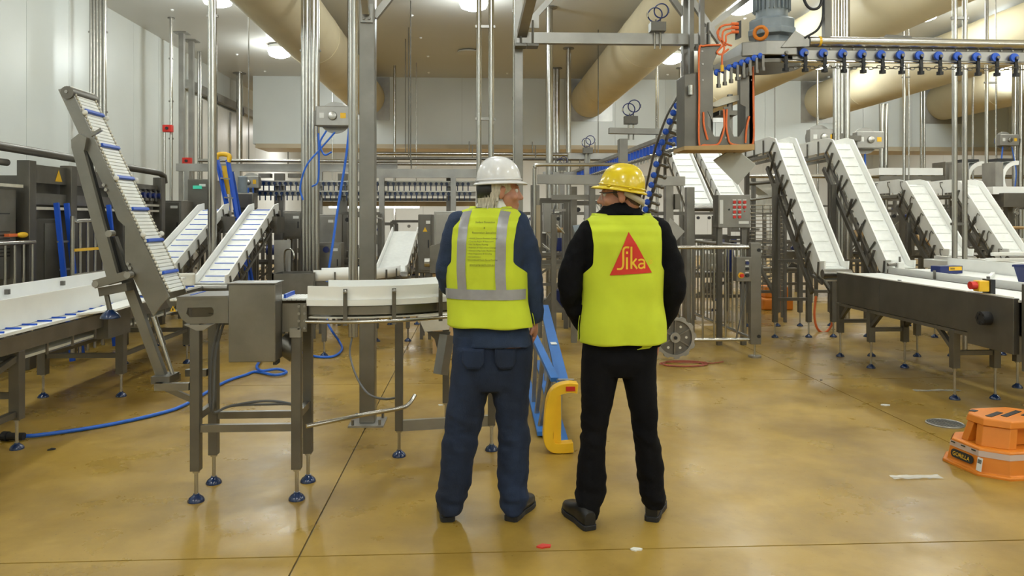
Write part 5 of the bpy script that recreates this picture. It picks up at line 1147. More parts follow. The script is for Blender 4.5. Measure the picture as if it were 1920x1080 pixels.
MB().prism([D_(1283, 274, -.02), D_(1415, 270, -.02), D_(1415, 281, -.02), D_(1283, 281, -.02)], (0, .34, 0)).build('base_tray', 'board', t)
MB().bx(D_(1405, 0).x, D_(1415, 0).x, Yd, Yd + .29, D_(0, 274).z, D_(0, 120).z).build('side_plate', 'dsteel', t)
for u in (1333, 1375): MB().bx(D_(u, 0).x, D_(u + 8, 0).x, Yd + .12, Yd + .16, D_(0, 255).z, D_(0, 160).z).build('guide_post', 'steel', t)
MB().prism([D_(1325, 198, .06), D_(1358, 182, .06), D_(1385, 178, .06), D_(1386, 188, .06), D_(1345, 200, .06)], (0, .12, 0)).build('product_plate', 'cream', t)
MB().bx(D_(1350, 0).x, D_(1384, 0).x, Yd + .02, Yd + .2, D_(0, 205).z, D_(0, 196).z).build('catch_arm', 'dsteel', t); MB().cyl(D_(1295, 160, -.01), D_(1295, 178, -.01), .022, 12).build('cylinder', 'pipe', t, smooth=True)
for pts_ in ([(1352, 84), (1320, 86), (1311, 95), (1311, 180), (1311, 268), (1320, 272), (1345, 271), (1354, 255), (1358, 235), (1357, 205)], [(1412, 125), (1413, 200), (1413, 262), (1405, 272), (1372, 270), (1365, 255), (1362, 235), (1363, 205)], [(1319, 210), (1320, 235), (1327, 262)], [(1405, 218), (1400, 240), (1398, 268)], [(1350, 52), (1345, 62), (1352, 76), (1358, 90), (1354, 105), (1354, 122)], [(1375, 45), (1352, 50), (1347, 70), (1362, 86)], [(1375, 52), (1357, 58), (1356, 78), (1372, 86)], [(1375, 60), (1362, 66), (1360, 80), (1345, 97), (1352, 102), (1366, 92)]):
    rod('orange_cable', curve_pts([D_(u, v, -.012) for u, v in pts_], 6), .0085, 'cable', t, 6)
for dv in (45, 52, 60): q = D_(1378, dv, -.01); MB().cyl(q + V(-.03, 0, 0), q + V(.03, 0, 0), .014, 8).build('cable_plug', 'cable', t)
MB().prism([D_(1383, 40), D_(1390, 38), D_(1390, 70), D_(1383, 72)], (0, .06, 0)).build('valve_block', 'dark', t); MB().cyl(D_(1354, 122, -.02), D_(1354, 134, -.02), .014, 10).build('sensor', 'yellow', t)
for u in (1304, 1324): MB().bx(D_(u - 4, 0).x, D_(u + 4, 0).x, Yd + .1, Yd + .15, D_(0, 140).z, 4.35).build('hanger_strut', 'dsteel', t)
for u, v in ((1317, 96), (1318, 120), (1318, 150), (1410, 150), (1361, 232), (1361, 258)): q = D_(u, v, -.004); MB().cyl(q, q + V(0, .01, 0), .009, 8).build('bolt', 'alu', t)
dp = thing('tilted_plate', 'square pale metal plate hung cornerwise under the drop station', 'plate', W(1383, 347, 6.5)); MB().prism([W(u, v, 6.5) for u, v in ((1338, 302), (1377, 278), (1417, 309), (1383, 347))], (0, .015, .01)).build('plate', M['wallseam'], dp); q = W(1377, 279, 6.5); MB().cyl(q, V(q.x, q.y, W(0, 276, Yd).z), .01, 8).build('hook', 'dsteel', dp)
tag(MB().prism([W(u, v, 8.6) for u, v in ((1256, 408), (1284, 434), (1262, 458), (1252, 430))], (0, .015, 0)).build('corner_plate', 'alu'), 'small pale metal plate cornerwise beside the black jacket shoulder', 'plate')
# red button panel
c_ = W(1377, 396, 8.9); t = thing('button_console', 'steel control panel with eleven red push buttons, centre right', 'control panel', (c_.x, 8.9, 0))
hw = .20; MB().bx(c_.x - hw, c_.x + hw, 8.9, 9.1, W(0, 428, 8.9).z, W(0, 363, 8.9).z).build('cabinet', 'steel', t, bev=.006); MB().bx(c_.x - hw + .02, c_.x - hw + .06, 8.895, 8.9, W(0, 420, 8.9).z, W(0, 373, 8.9).z).build('window_strip', 'paper', t)
for r in range(4):
    for k in range(3):
        if r > 1 and k == 2: continue
        x = W(1377 + k * 9.5, 0, 8.9).x; z = W(0, 377.5 + r * 9.7, 8.9).z
        MB().cyl((x, 8.9, z), (x, 8.885, z), .019, 12).build('push_button', 'red', t, smooth=True); MB().bx(x - .022, x + .022, 8.896, 8.9, z + .022, z + .034).build('button_label', 'paper', t)
x = W(1396, 0, 8.9).x; MB().cyl((x, 8.9, W(0, 396, 8.9).z), (x, 8.89, W(0, 396, 8.9).z), .008, 8).build('indicator', 'red', t)
MB().bx(W(1385, 0, 8.9).x, W(1404, 0, 8.9).x, 8.896, 8.9, W(0, 420, 8.9).z, W(0, 415, 8.9).z).build('name_label', 'paper', t); MB().cyl((W(1367, 0, 8.9).x, 8.9, c_.z + .02), (W(1367, 0, 8.9).x, 8.89, c_.z + .02), .012, 8).build('lock', 'dark', t)
for s in (-.15, .15): MB().bx(c_.x + s - .03, c_.x + s + .03, 8.98, 9.04, 0, W(0, 428, 8.9).z).build('stand_leg', 'dsteel', t)
# ---------------------------------------------------------------- left machine row
XM = -4.6
t = thing('packing_machine', 'long stainless packing machine row with top pipe rail along the left wall', 'machine', (-5.2, 8.5, 0))
rod('top_pipe', [(XM, 5.2, 2.28), (XM, 11.2, 2.22), (XM, 11.35, 2.18), (XM, 11.38, 2.08)], .045, 'dsteel', t, 14); rod('second_pipe', [(XM - .05, 5.2, 2.12), (XM - .05, 7.7, 2.11)], .035, 'dsteel', t, 12)
MB().bx(XM - .35, XM - .05, 6.6, 7.2, 2.13, 2.30).build('motor_cover', 'steel', t, bev=.05)
for y in (7.95, 8.75, 10.0, 11.2): MB().bx(XM - .07, XM + .06, y - .06, y + .06, 0, 2.15).build('frame_post', 'dsteel', t, bev=.005)
for z0, z1, y0, y1 in ((1.93, 2.12, 8.0, 9.9), (1.95, 2.03, 10.0, 11.3), (1.70, 1.82, 8.0, 9.9)): MB().bx(XM - .05, XM, y0, y1, z0, z1).build('channel_beam', 'steel', t)
for z, y0, y1 in ((1.88, 6.0, 7.85), (1.66, 8.0, 11.3), (1.74, 9.95, 11.3)): MB().bx(XM - .04, XM + .02, y0, y1, z - .015, z + .015).build('tan_rail', 'cream', t)
ca_ = MB().bx(-5.7, XM - .02, 5.6, 7.8, .95, 1.85).build('vent_cabinet', 'steel', t, bev=.01)
for zc in (1.60, 1.42, 1.25):
    for yc in (7.25, 7.58):
        for k in range(3 if zc < 1.6 else 1): MB().bx(XM - .02, XM - .016, yc - .11, yc + .11, zc - k * .035 - .006, zc - k * .035 + .006).build('vent_slot', 'dark', ca_)
MB().bx(XM - .019, XM - .015, 7.41, 7.42, 1.0, 1.84).build('door_gap', 'dark', ca_); MB().bx(XM - .02, XM + .03, 7.60, 7.80, 1.37, 1.40).build('latch_bar', 'cable', ca_); MB().ell((XM + .03, 7.82, 1.385), (.03, .09, .03), None, 10, 8).build('latch_handle', 'yellow', ca_)
MB().bx(-5.7, XM - .08, 8.0, 11.3, .2, 1.55).build('machine_body', 'dsteel', t, bev=.01); MB().bx(-5.7, XM - .12, 8.0, 11.3, 1.55, 2.0).build('upper_body', 'dsteel', t)
for y in (8.4, 9.3, 10.4, 10.9): MB().bx(XM - .08, XM - .07, y, y + .35, .5, 1.5).build('access_door', 'steel', t, bev=.004)
for i in range(14):
    y = 6.35 + i * .16 if i < 6 else 9.9 + (i - 6) * .17; z = 1.98 if i < 6 else 1.88
    u_ = MB().bx(XM - .12, XM + .0, y, y + .10, z - .08, z + .10).build('weigh_unit', 'alu', t, bev=.01); MB().cyl((XM, y + .05, z), (XM + .04, y + .05, z), .04, 12).build('roller', 'navy', u_); MB().cyl((XM, y + .05, z + .07), (XM + .03, y + .05, z + .07), .018, 8).build('knob', 'dark', u_)
MB().prism([V(XM + .003, 8.46, 1.96), V(XM + .003, 8.60, 1.96), V(XM + .003, 8.53, 2.09)], (.002, 0, 0)).build('warning_triangle', 'yellow', t)
rod('guard_rail', [(XM + .1, 5.3, 1.31), (XM + .1, 7.9, 1.31)], .022, 'pipe', t)
br = MB().cyl((XM + .1, 5.5, .15), (XM + .1, 5.5, 1.31), .013, 8).build('guard_bar', 'pipe', t)
for i in range(1, 17): inst(br, t, (0, .148 * i, 0))
MB().bx(XM - .05, XM + .03, 7.7, 7.8, .15, 1.31).build('guard_post', 'dsteel', t)
t = thing('small_gate', 'small tubular gate with yellow warning triangle in front of the left machine row', 'gate', (-4.4, 8.45, 0))
rod('gate_frame', curve_pts([(-4.25, 8.15, .1), (-4.25, 8.15, 1.45), (-4.25, 8.22, 1.52), (-4.25, 8.75, 1.52), (-4.25, 8.8, 1.45), (-4.25, 8.8, .1)], 5), .022, 'pipe', t)
for y in (8.3, 8.46, 8.62): rod('gate_bar', [(-4.25, y, .1), (-4.25, y, 1.52)], .016, 'pipe', t)
for z in (.5, .95): rod('gate_rail', [(-4.25, 8.15, z), (-4.25, 8.8, z)], .014, 'pipe', t)
MB().bx(-4.24, -4.22, 8.15, 8.8, 1.20, 1.23).build('yellow_bar', 'yellow', t); MB().prism([V(-4.21, 8.52, 1.40), V(-4.21, 8.72, 1.40), V(-4.21, 8.62, 1.60)], (.004, 0, 0)).build('warning_triangle', 'yellow', t)
for y, lab in ((8.25, 'pair of blue ladder rails leaning behind the small tubular gate'), (9.2, 'blue ladder rail leaning on the machine behind the swan-neck support')):
    t = thing('leaning_ladder', lab, 'ladder', (-4.35, y, 0)); 
    for d in (0, .2): bar('ladder_rail', (-4.3, y + d, .02), (-4.48, y + d + .02, 1.72), .05, 'blue', t, .03)
    for z in (.4, .7, 1.0, 1.3): bar('ladder_rung', (-4.34 - z * .09, y, z), (-4.34 - z * .09, y + .2, z), .02, 'alu', t)
def cabinet(x0, x1, y0, y1, z0, z1, lab, name='control_cabinet', m='steel', extra=None, legs=True, front='Y', cat='cabinet'):
    t = thing(name, lab, cat, ((x0 + x1) / 2, (y0 + y1) / 2, 0 if legs else z0))
    MB().bx(x0, x1, y0, y1, z0, z1).build('body', m, t, bev=.008)
    w = x1 - x0; MB().bx(x0 + .02, x1 - .02, y0 - .012, y0, z0 + .03, z1 - .03).build('door', m, t, bev=.004); MB().bx(x1 - .06, x1 - .045, y0 - .03, y0 - .012, (z0 + z1) / 2 - .05, (z0 + z1) / 2 + .05).build('handle', 'dark', t)
    MB().bx(x0 + w * .55, x0 + w * .85, y0 - .014, y0 - .012, z1 - .12, z1 - .08).build('name_label', 'paper', t)
    if legs and z0 > .05:
        for x in (x0 + .04, x1 - .04):
            for y in (y0 + .04, y1 - .04): MB().bx(x - .02, x + .02, y - .02, y + .02, 0, z0).build('leg', 'dsteel', t)
    return t
def rect(u0, u1, v0, v1, Y): a, b = W(u0, v1, Y), W(u1, v0, Y); return a.x, b.x, a.z, b.z
def cab_px(u0, u1, v0, v1, Y, d, lab, **k):
    x0, x1, z0, z1 = rect(u0, u1, v0, v1, Y); return cabinet(x0, x1, Y, Y + d, max(z0, 0), z1, lab, **k)
cab_px(296, 340, 376, 470, 11.8, .5, 'grey steel cabinet behind the blue-flight incline, left'); gcab = cab_px(352, 392, 336, 470, 12.5, .6, 'tall dark steel cabinet with a small green display near the blue stepladder', m='dsteel')
x0, x1, z0, z1 = rect(362, 378, 348, 354, 12.47); MB().bx(x0, x1, 12.46, 12.488, z0, z1).build('display_screen', mat('green_display', (.05, .45, .30), .4, emit=.6), gcab)
for u, v, Y, lab in ((315, 241, 14.8, 'red call box on a thin post on the left wall'), (351, 302, 16.0, 'lower red call box beside the square wall posts')):
    c_ = W(u, v, Y); t = thing('call_box', lab, 'call box', (c_.x, Y, 0)); MB().bx(c_.x - .09, c_.x + .09, Y - .05, Y + .05, c_.z - .07, c_.z + .07).build('box', 'red', t, bev=.01); MB().cyl((c_.x - .07, Y, 0), (c_.x - .07, Y, c_.z), .025, 8).build('post', 'pipe', t); MB().cyl((c_.x, Y - .05, c_.z), (c_.x, Y - .07, c_.z), .03, 10).build('button', 'dark', t)
# upright blue stepladder with yellow top
Yl = 11.3; t = thing('stepladder', 'upright blue stepladder with a yellow top cap behind the left inclines', 'ladder', (W(425, 395, Yl).x, Yl, 0))
def rail_to_floor(u0, v0, u1, v1, Y0_, Y1_):
    a = W(u0, v0, Y0_); b = W(u1, v1, Y1_); d = b - a; return a, a + d * (a.z / -d.z)
rl = [rail_to_floor(407, 298, 427, 395, Yl, Yl - .1), rail_to_floor(427, 300, 441, 385, Yl, Yl - .1), rail_to_floor(413, 320, 429, 400, Yl + .15, Yl + .28), rail_to_floor(434, 322, 447, 392, Yl + .15, Yl + .28)]
for a, b in rl: bar('ladder_rail', a, b, .055, 'blue', t, .035)
for k in range(1, 8): s = k / 8.5; bar('tread', rl[0][0].lerp(rl[0][1], s), rl[1][0].lerp(rl[1][1], s), .07, 'alu', t, .02)
for k in (3, 6): s = k / 8; bar('rear_bar', rl[2][0].lerp(rl[2][1], s), rl[3][0].lerp(rl[3][1], s), .03, 'alu', t, .02)
rod('top_cap', curve_pts([W(405, 302, Yl), W(408, 291, Yl), W(420, 289, Yl), W(430, 293, Yl), W(428, 304, Yl)], 5), .035, 'yellow', t, 10); a = rl[0][0].lerp(rl[1][0], .55); MB().box(a + V(.03, .05, -.30), (.10, .03, .42)).build('yellow_panel', 'yellow', t)
# sink with tap
Ys = 9.75; x0, x1, z0, z1 = rect(510, 592, 513, 556, Ys); t = thing('sink', 'deep stainless sink with gooseneck tap behind the transfer conveyor', 'sink', ((x0 + x1) / 2, Ys, 0))
MB().bx(x0, x1, Ys, Ys + .02, z0, z1).build('front_wall', 'steel', t); MB().bx(x0, x1, Ys + .46, Ys + .48, z0, z1).build('back_wall', 'steel', t); MB().bx(x0, x0 + .02, Ys, Ys + .48, z0, z1).build('side_wall', 'steel', t); MB().bx(x1 - .02, x1, Ys, Ys + .48, z0, z1).build('side_wall', 'steel', t); MB().bx(x0, x1, Ys, Ys + .48, z0, z0 + .02).build('basin_floor', 'steel', t)
for x in (x0 + .03, x1 - .03):
    for y in (Ys + .03, Ys + .45): MB().bx(x - .02, x + .02, y - .02, y + .02, 0, z0).build('leg', 'dsteel', t)
MB().bx(x0 - .1, x0 + .12, Ys + .48, Ys + .50, z1 - .05, z1 + .42).build('splash_panel', 'alu', t)
rod('tap', curve_pts([V(x0 + .06, Ys + .42, z1), V(x0 + .06, Ys + .4, z1 + .22), V(x0 + .09, Ys + .36, z1 + .29), V(x0 + .17, Ys + .3, z1 + .30), V(x0 + .22, Ys + .24, z1 + .24), V(x0 + .22, Ys + .24, z1 + .18)], 5), .012, 'pipe', t)
# cabinets, chutes and the far curved conveyor, centre left
cab_px(530, 566, 395, 448, 11.5, .4, 'grey electrical box mounted beside the right-hand left incline', legs=True); cab_px(598, 630, 402, 520, 11.2, .5, 'tall pale grey cabinet right of the thick pipe bundle', m='alu')
c_ = cab_px(596, 640, 455, 530, 10.9, .25, 'low steel cabinet with a round navy knob behind the blue hose'); q = W(612, 468, 10.87); MB().cyl(q, q + V(0, -.03, 0), .045, 18).build('round_knob', 'navy', c_)
t = thing('incline_conveyor', 'far white chute-like incline seen between the square column and the white-helmet man', 'conveyor', (-1.03, 9.6, 0))
y_incline(t, -1.2, -.85, [(9.26, .90), (9.5, .91), (11.3, 1.36)], .07, 3.0, 'belt', .004, 'strap', False, False)
for y, z in ((9.5, .7), (11.0, 1.1)):
    for x in (-1.22, -.83): leg(t, x, y, z, .05)
def arcY(cx, cy, r, z, a0, a1, n=20): return [V(cx + r * math.sin(a), cy - r * math.cos(a), z) for a in (a0 + (a1 - a0) * i / n for i in range(n + 1))]
t = thing('curve_conveyor', 'far curved white conveyor joining the chute-like incline', 'conveyor', (-1.6, 9.0, 0))
for r, n_ in ((.85, 'outer_guard'), (.45, 'inner_guard')):
    A, B = arcY(-1.75, 9.2, r, .86, -.02, PI / 2), arcY(-1.75, 9.2, r, .98, -.02, PI / 2); MB().grid([A, B]).build(n_, 'white', t, smooth=True, solid=.014)
A, B = arcY(-1.75, 9.2, .46, .89, -.02, PI / 2), arcY(-1.75, 9.2, .84, .89, -.02, PI / 2); MB().grid([A, B]).build('belt', 'belt', t, solid=.02); MB().grid([arcY(-1.75, 9.2, .86, .76, -.02, PI / 2), arcY(-1.75, 9.2, .86, .85, -.02, PI / 2)]).build('frame', 'dsteel', t, solid=.01)
for a in (.0, .25, .5, .75, 1.0, 1.25): d = V(math.sin(a), -math.cos(a), 0); q = V(-1.75, 9.2, 0) + d * .88; MB().beam(q + V(0, 0, .74), q + V(0, 0, .96), .02, .012, d).build('guard_bracket', 'dsteel', t)
for a in (.1, .9): d = V(math.sin(a), -math.cos(a), 0); q = V(-1.75, 9.2, 0) + d * .7; leg(t, q.x, q.y, .78, .05)
dcab = cab_px(784, 811, 402, 512, 9.6, .4, 'dark tall control cabinet with a yellow warning sign beside the white-helmet man', m='dsteel'); q = W(797, 430, 9.585); MB().prism([q + V(-.03, -.0, -.03), q + V(.03, -.0, -.03), q + V(0, -.0, .03)], (0, -.002, 0)).build('warning_triangle', 'yellow', dcab)
t = cab_px(814, 872, 396, 470, 8.6, .45, 'pale steel hopper cabinet just left of the white-helmet man', m='alu', name='hopper_cabinet'); MB().prism([W(u, v, 8.55) for u, v in ((806, 462), (860, 445), (860, 512), (806, 512))], (0, .4, 0)).build('sloped_hopper', 'steel', t); MB().cyl(W(796, 492, 8.5), W(806, 492, 8.5), .05, 14).build('flange', 'pipe', t)
MB().bx(W(812, 0, 8.7).x, W(860, 0, 8.7).x, 8.6, 9.0, 0, .92).build('pedestal', 'tan', t)
# drop chute below the curve, behind the man
t = thing('waste_chute', 'small mesh belt and square steel chute under the curved guide rails', 'chute', (-.30, 5.4, 0))
MB().prism([W(u, v, 5.3) for u, v in ((782, 590), (842, 590), (842, 618), (796, 622))], (0, .35, 0)).build('mesh_tray', 'cream', t); bar('square_tube', W(838, 628, 5.35), W(826, 702, 5.3), .075, 'steel', t, .075); MB().prism([W(u, v, 5.36) for u, v in ((800, 622), (845, 622), (840, 640), (826, 680), (815, 636))], (0, .02, 0)).build('support_plate', 'dsteel', t)
for x in (W(836, 600, 5.6).x,): leg(t, x, 5.62, 1.0, .05)
# ---------------------------------------------------------------- overhead services across the hall (behind the men)
def hbeam(u0, u1, v, Y, w, h, lab, m='alu', name='cross_beam', posts=(), tube=False, v1=None):
    a, b = W(u0, v, Y), W(u1, v if v1 is None else v1, Y); b.z = a.z; t = thing(name, lab, 'pipe' if tube else 'beam', ((a.x + b.x) / 2, Y, 0 if posts else a.z))
    if tube: rod('pipe_length', [a, b], w, m, t, 12)
    else: MB().beam(a, b, w, h).build('beam_length', m, t)
    for u in posts: x = W(u, v, Y).x; MB().bx(x - w * .45, x + w * .45, Y - w * .45, Y + w * .45, 0, a.z).build('post', 'alu', t)
    n = max(2, int((b.x - a.x) / 1.2))
    for i in range(n): p = a.lerp(b, (i + .5) / n); MB().cyl(p + V(0, 0, w * .3), V(p.x, p.y, CEIL) if tube and i in (0, n - 1) else p + V(0, 0, .28), .01, 6).build('hanger_rod', 'dsteel', t)
    return t
hbeam(332, 745, 314, 13.2, .10, .13, 'galvanised beam behind the blue stepladder, left half', posts=(352, 446, 600)); hbeam(372, 745, 301, 13.0, .028, 0, 'thin pipe just above the galvanised beam on the left', 'pipe', 'service_pipe', tube=True)
hbeam(706, 965, 325, 12.8, .10, .15, 'galvanised beam right of the square column behind the white helmet', posts=(716, 850)); hbeam(706, 960, 307, 13.6, .03, 0, 'upper thin pipe behind the white helmet', 'pipe', 'service_pipe', tube=True); hbeam(700, 1290, 288, 16.5, .04, 0, 'long thin pipe just under the beige soffit', 'pipe', 'service_pipe', tube=True); hbeam(706, 1180, 297, 15.5, .03, 0, 'second long thin pipe under the beige soffit', 'dsteel', 'service_pipe', tube=True)
hbeam(1065, 1190, 293, 12.6, .09, .10, 'short galvanised beam carrying the mid-distance ring clamp', posts=(1100,)); hbeam(1018, 1110, 326, 14.6, .1, .08, 'small far beam carrying the smallest ring clamp', posts=(1054,)); hbeam(1400, 1920, 330, 17.5, .05, 0, 'far pipe across the right half under the soffit', 'pipe', 'service_pipe', tube=True)
Yk = 13.0; za_, zb_ = W(0, 345, Yk).z, W(0, 364, Yk).z
t = thing('overhead_chain_conveyor', 'far double-row overhead hanger conveyor with tan board behind the square column', 'overhead conveyor', (-2.2, Yk, za_ - .3))
xa, xb = W(478, 350, Yk).x, W(892, 350, Yk).x
for z in (za_, zb_): MB().bx(xa, xb, Yk + .03, Yk + .07, z - .02, z + .05).build('track_rail', 'alu', t); MB().bx(xa, xb, Yk + .0, Yk + .03, z + .05, z + .07).build('track_flange', 'pipe', t)
hs = None
for r, z in enumerate((za_, zb_)):
    for i in range(40):
        x = xa + .06 + i * (xb - xa - .1) / 40 + r * .03
        if hs is None: hs = MB().cyl((x, Yk, z + .02), (x, Yk - .03, z + .02), .028, 8).beam((x, Yk - .02, z), (x, Yk - .02, z - .10), .018).build('hanger', 'footblue', t); h0 = V(x, 0, z)
        else: inst(hs, t, V(x, 0, z) - h0)
MB().bx(W(600, 0, 13.4).x, xb, 13.35, 13.45, W(0, 386, 13.4).z, W(0, 377, 13.4).z).build('tan_board', 'board', t); MB().bx(W(600, 0, 13.4).x, xb, 13.3, 13.5, W(0, 376, 13.4).z, W(0, 371, 13.4).z).build('dark_channel', 'dsteel', t)
for u in (520, 640, 845): x = W(u, 0, Yk).x; MB().bx(x - .08, x + .08, Yk + .1, Yk + .22, 0, za_ + .2).build('support_column', 'dsteel', t)
for u in (497, 552, 845, 870): q = W(u, 331, Yk); MB().bx(q.x - .10, q.x + .10, Yk - .05, Yk + .1, q.z - .02, q.z + .05).build('sensor_block', 'dsteel', t)
t = reel(468, 342, 12.6, .78, 'small hose reel beside the blue stepladder', hose=[[W(466, 352, 12.5), W(464, 380, 12.5), W(461, 400, 12.5)], [W(474, 352, 12.5), W(476, 380, 12.5), W(474, 405, 12.5)]]); q = W(468, 342, 12.4); MB().bx(q.x - .03, q.x + .03, 12.66, 12.72, 0, q.z).build('post', 'dsteel', t)
c_ = W(455, 350, 12.1); t = thing('gear_motor', 'small blue-grey upright gear motor right of the blue stepladder', 'motor', (c_.x, 12.1, 0)); MB().lathe([(.07, -.1), (.07, .15), (.05, .17)], c_, 16).build('motor_body', 'motor', t, smooth=True); MB().bx(c_.x - .12, c_.x + .2, 12.0, 12.25, c_.z - .35, c_.z - .1).build('gearbox', 'dsteel', t, bev=.02); MB().bx(c_.x - .05, c_.x + .05, 12.05, 12.15, 0, c_.z - .35).build('stand', 'dsteel', t)
# ---------------------------------------------------------------- frames right behind the men
Yq = 8.9
t = thing('portal_frame', 'stainless portal frame with flat cross beams behind the two helmets', 'frame', (W(1140, 0, Yq).x, Yq, 0))
bar('portal_beam', W(1008, 336, Yq), W(1282, 340, Yq), .12, 'alu', t, .11); bar('lower_beam', W(1035, 370, Yq + .4), W(1180, 370, Yq + .4), .14, 'alu', t, .06); bar('shelf_beam', W(1022, 394, Yq + .2), W(1060, 394, Yq + .2), .10, 'alu', t, .03)
for u, y, w in ((1003, Yq, .10), (1076, Yq + .4, .07), (1110, Yq + .1, .07), (1254, Yq, .09), (1293, Yq + .5, .10)): x = W(u, 0, y).x; MB().bx(x - w / 2, x + w / 2, y - w / 2, y + w / 2, 0, W(0, 340, Yq).z - .03).build('post', 'steel', t)
rod('hand_rail', curve_pts([W(1002, 460, Yq - .15), W(1002, 330, Yq - .15), W(1003, 315, Yq - .15), W(1010, 309, Yq - .15), W(1080, 309, Yq - .15), W(1165, 308, Yq - .15)], 5), .022, 'pipe', t)
MB().bx(W(1000, 0, Yq - .1).x, W(1013, 0, Yq - .1).x, Yq - .12, Yq - .02, W(0, 465, Yq).z, W(0, 384, Yq).z).build('cover_plate', 'beige', t); MB().bx(W(1020, 0, Yq).x, W(1034, 0, Yq).x, Yq, Yq + .2, W(0, 436, Yq).z, W(0, 380, Yq).z).build('junction_box', 'alu', t); MB().bx(W(1262, 0, Yq).x, W(1271, 0, Yq).x, Yq - .1, Yq, W(0, 392, Yq).z, W(0, 362, Yq).z).build('junction_box', 'dsteel', t)
leg(t, W(1038, 0, 8.6).x, 8.6, 1.6, .06); MB().cyl(W(1075, 434, 8.7), W(1102, 430, 8.7), .07, 16).build('gear_motor', 'motor', t, smooth=True); rod('cable', curve_pts([W(1042, 385, 8.7), W(1038, 400, 8.7), W(1044, 440, 8.7), W(1040, 480, 8.7)], 5), .01, 'grey', t)
# elevated far inclines between the helmets and the drop frame
for xc, y0, y1, z0, z1, lab in ((3.82, 12.4, 13.9, 1.8, 2.95, 'far elevated white incline left of the drop frame column'), (4.35, 12.4, 13.9, 1.9, 2.95, 'far elevated white incline under the drop frame')):
    t = thing('incline_conveyor', lab, 'conveyor', (xc, y0, 0), 'far elevated inclines'); y_incline(t, xc - .18, xc + .18, [(y0 - .3, z0 - .02), (y0, z0), (y1, z1), (y1 + .5, z1)], .06, .2, 'white', .015, 'hook', False, False)
    for y, z in ((y0, z0 - .2), (y1, z1 - .2)):
        for s in (-.22, .22): leg(t, xc + s, y, z, .05)
# wire cage and flared hood behind the gate
t = thing('wire_guard', 'wire mesh guard cage between the control panel and the first tall incline', 'cage', (W(1440, 0, 10.95).x, 10.95, 0)); x0, x1, z0, z1 = rect(1402, 1472, 385, 545, 10.95)
for x in (x0, x1): MB().bx(x - .02, x + .02, 10.93, 10.97, 0, z1).build('cage_post', 'dsteel', t)
wr = MB().cyl((x0, 10.95, z0), (x1, 10.95, z0), .006, 6).build('cage_wire', 'pipe', t)
for i in range(1, 24): inst(wr, t, (0, 0, (z1 - z0) * i / 23))
wv = MB().cyl((x0, 10.95, z0), (x0, 10.95, z1), .006, 6).build('cage_wire', 'pipe', t)
for i in range(1, 6): inst(wv, t, ((x1 - x0) * i / 5, 0, 0))
t = thing('discharge_hood', 'flared steel and white plastic discharge hood right of the control panel', 'hood', (W(1440, 0, 11.6).x, 11.6, 0))
MB().prism([W(u, v, 11.6) for u, v in ((1412, 345), (1468, 335), (1475, 360), (1462, 395), (1430, 400), (1440, 365))], (0, .4, 0)).build('curved_skirt', 'cream', t)
for u, v0, v1 in ((1412, 330, 420), (1468, 330, 460)): x = W(u, 0, 11.5).x; MB().bx(x - .03, x + .03, 11.46, 11.52, 0, W(0, v0, 11.5).z).build('upright', 'dsteel', t)
rod('bar', [W(1400, 345, 11.45), W(1480, 338, 11.45)], .03, 'dsteel', t); rod('bar', [W(1405, 375, 11.45), W(1480, 365, 11.45)], .02, 'steel', t)
# right far conveyors
t = thing('belt_conveyor', 'far white horizontal conveyor in front of the right back wall', 'conveyor', (W(1715, 0, 15.5).x, 15.5, 0)); x0, x1, z0, z1 = rect(1648, 1768, 315, 328, 15.5); MB().bx(x0, x1, 15.5, 16.0, z0, z1).build('belt_bed', 'white', t); MB().bx(x0, x1, 15.45, 15.5, z0 - .12, z0 - .02).build('frame_rail', 'steel', t)
for i in range(5): x = x0 + (x1 - x0) * (i + .5) / 5; MB().bx(x - .03, x + .03, 15.6, 15.66, 0, z0).build('leg', 'dsteel', t)
cab_px(1773, 1808, 303, 345, 16.2, .5, 'grey far cabinet at the end of the far white conveyor')
for u, v, Y, lab in ((1828, 330, 12.2, 'left of two C-shaped white turn chutes near the right edge'), (1893, 330, 11.6, 'right of two C-shaped white turn chutes near the right edge')):
    c_ = W(u, v, Y); t = thing('turn_chute', lab, 'chute', (c_.x, Y, 0), 'C-shaped turn chutes'); mb = MB(); rows = []
    for r, dy in ((.26, 0), (.26, .3), (.20, .3), (.20, 0), (.26, 0)): rows.append([V(c_.x + .12 + r * math.cos(a), Y + dy, c_.z - .05 + r * 1.15 * math.sin(a)) for a in (PI * .45 + PI * 1.0 * k / 16 for k in range(17))])
    mb.grid(rows).build('curved_wall', 'white', t, smooth=True); MB().bx(c_.x - .25, c_.x - .12, Y - .02, Y + .3, c_.z - .2, c_.z + .22).build('side_plate', 'alu', t); MB().bx(c_.x - .22, c_.x + .05, Y - .03, Y + .2, c_.z + .24, c_.z + .28).build('dark_hood', 'dark', t); MB().bx(c_.x - .2, c_.x - .1, Y + .1, Y + .2, 0, c_.z - .2).build('stand', 'dsteel', t)
t = thing('belt_conveyor', 'white horizontal feed conveyor and grey box behind the fourth incline', 'conveyor', (W(1890, 0, 11.0).x, 11.0, 0)); x0, x1, z0, z1 = rect(1862, 1990, 350, 364, 11.0); MB().bx(x0, x1, 11.0, 11.4, z0, z1).build('belt_bed', 'white', t); x0, x1, z0, z1 = rect(1882, 1990, 362, 388, 10.9); MB().bx(x0, x1, 10.9, 11.4, z0, z1).build('grey_box', 'dsteel', t)
for u in (1890, 1960): x = W(u, 0, 11.2).x; MB().bx(x - .04, x + .04, 11.15, 11.25, 0, z0).build('leg', 'dsteel', t)
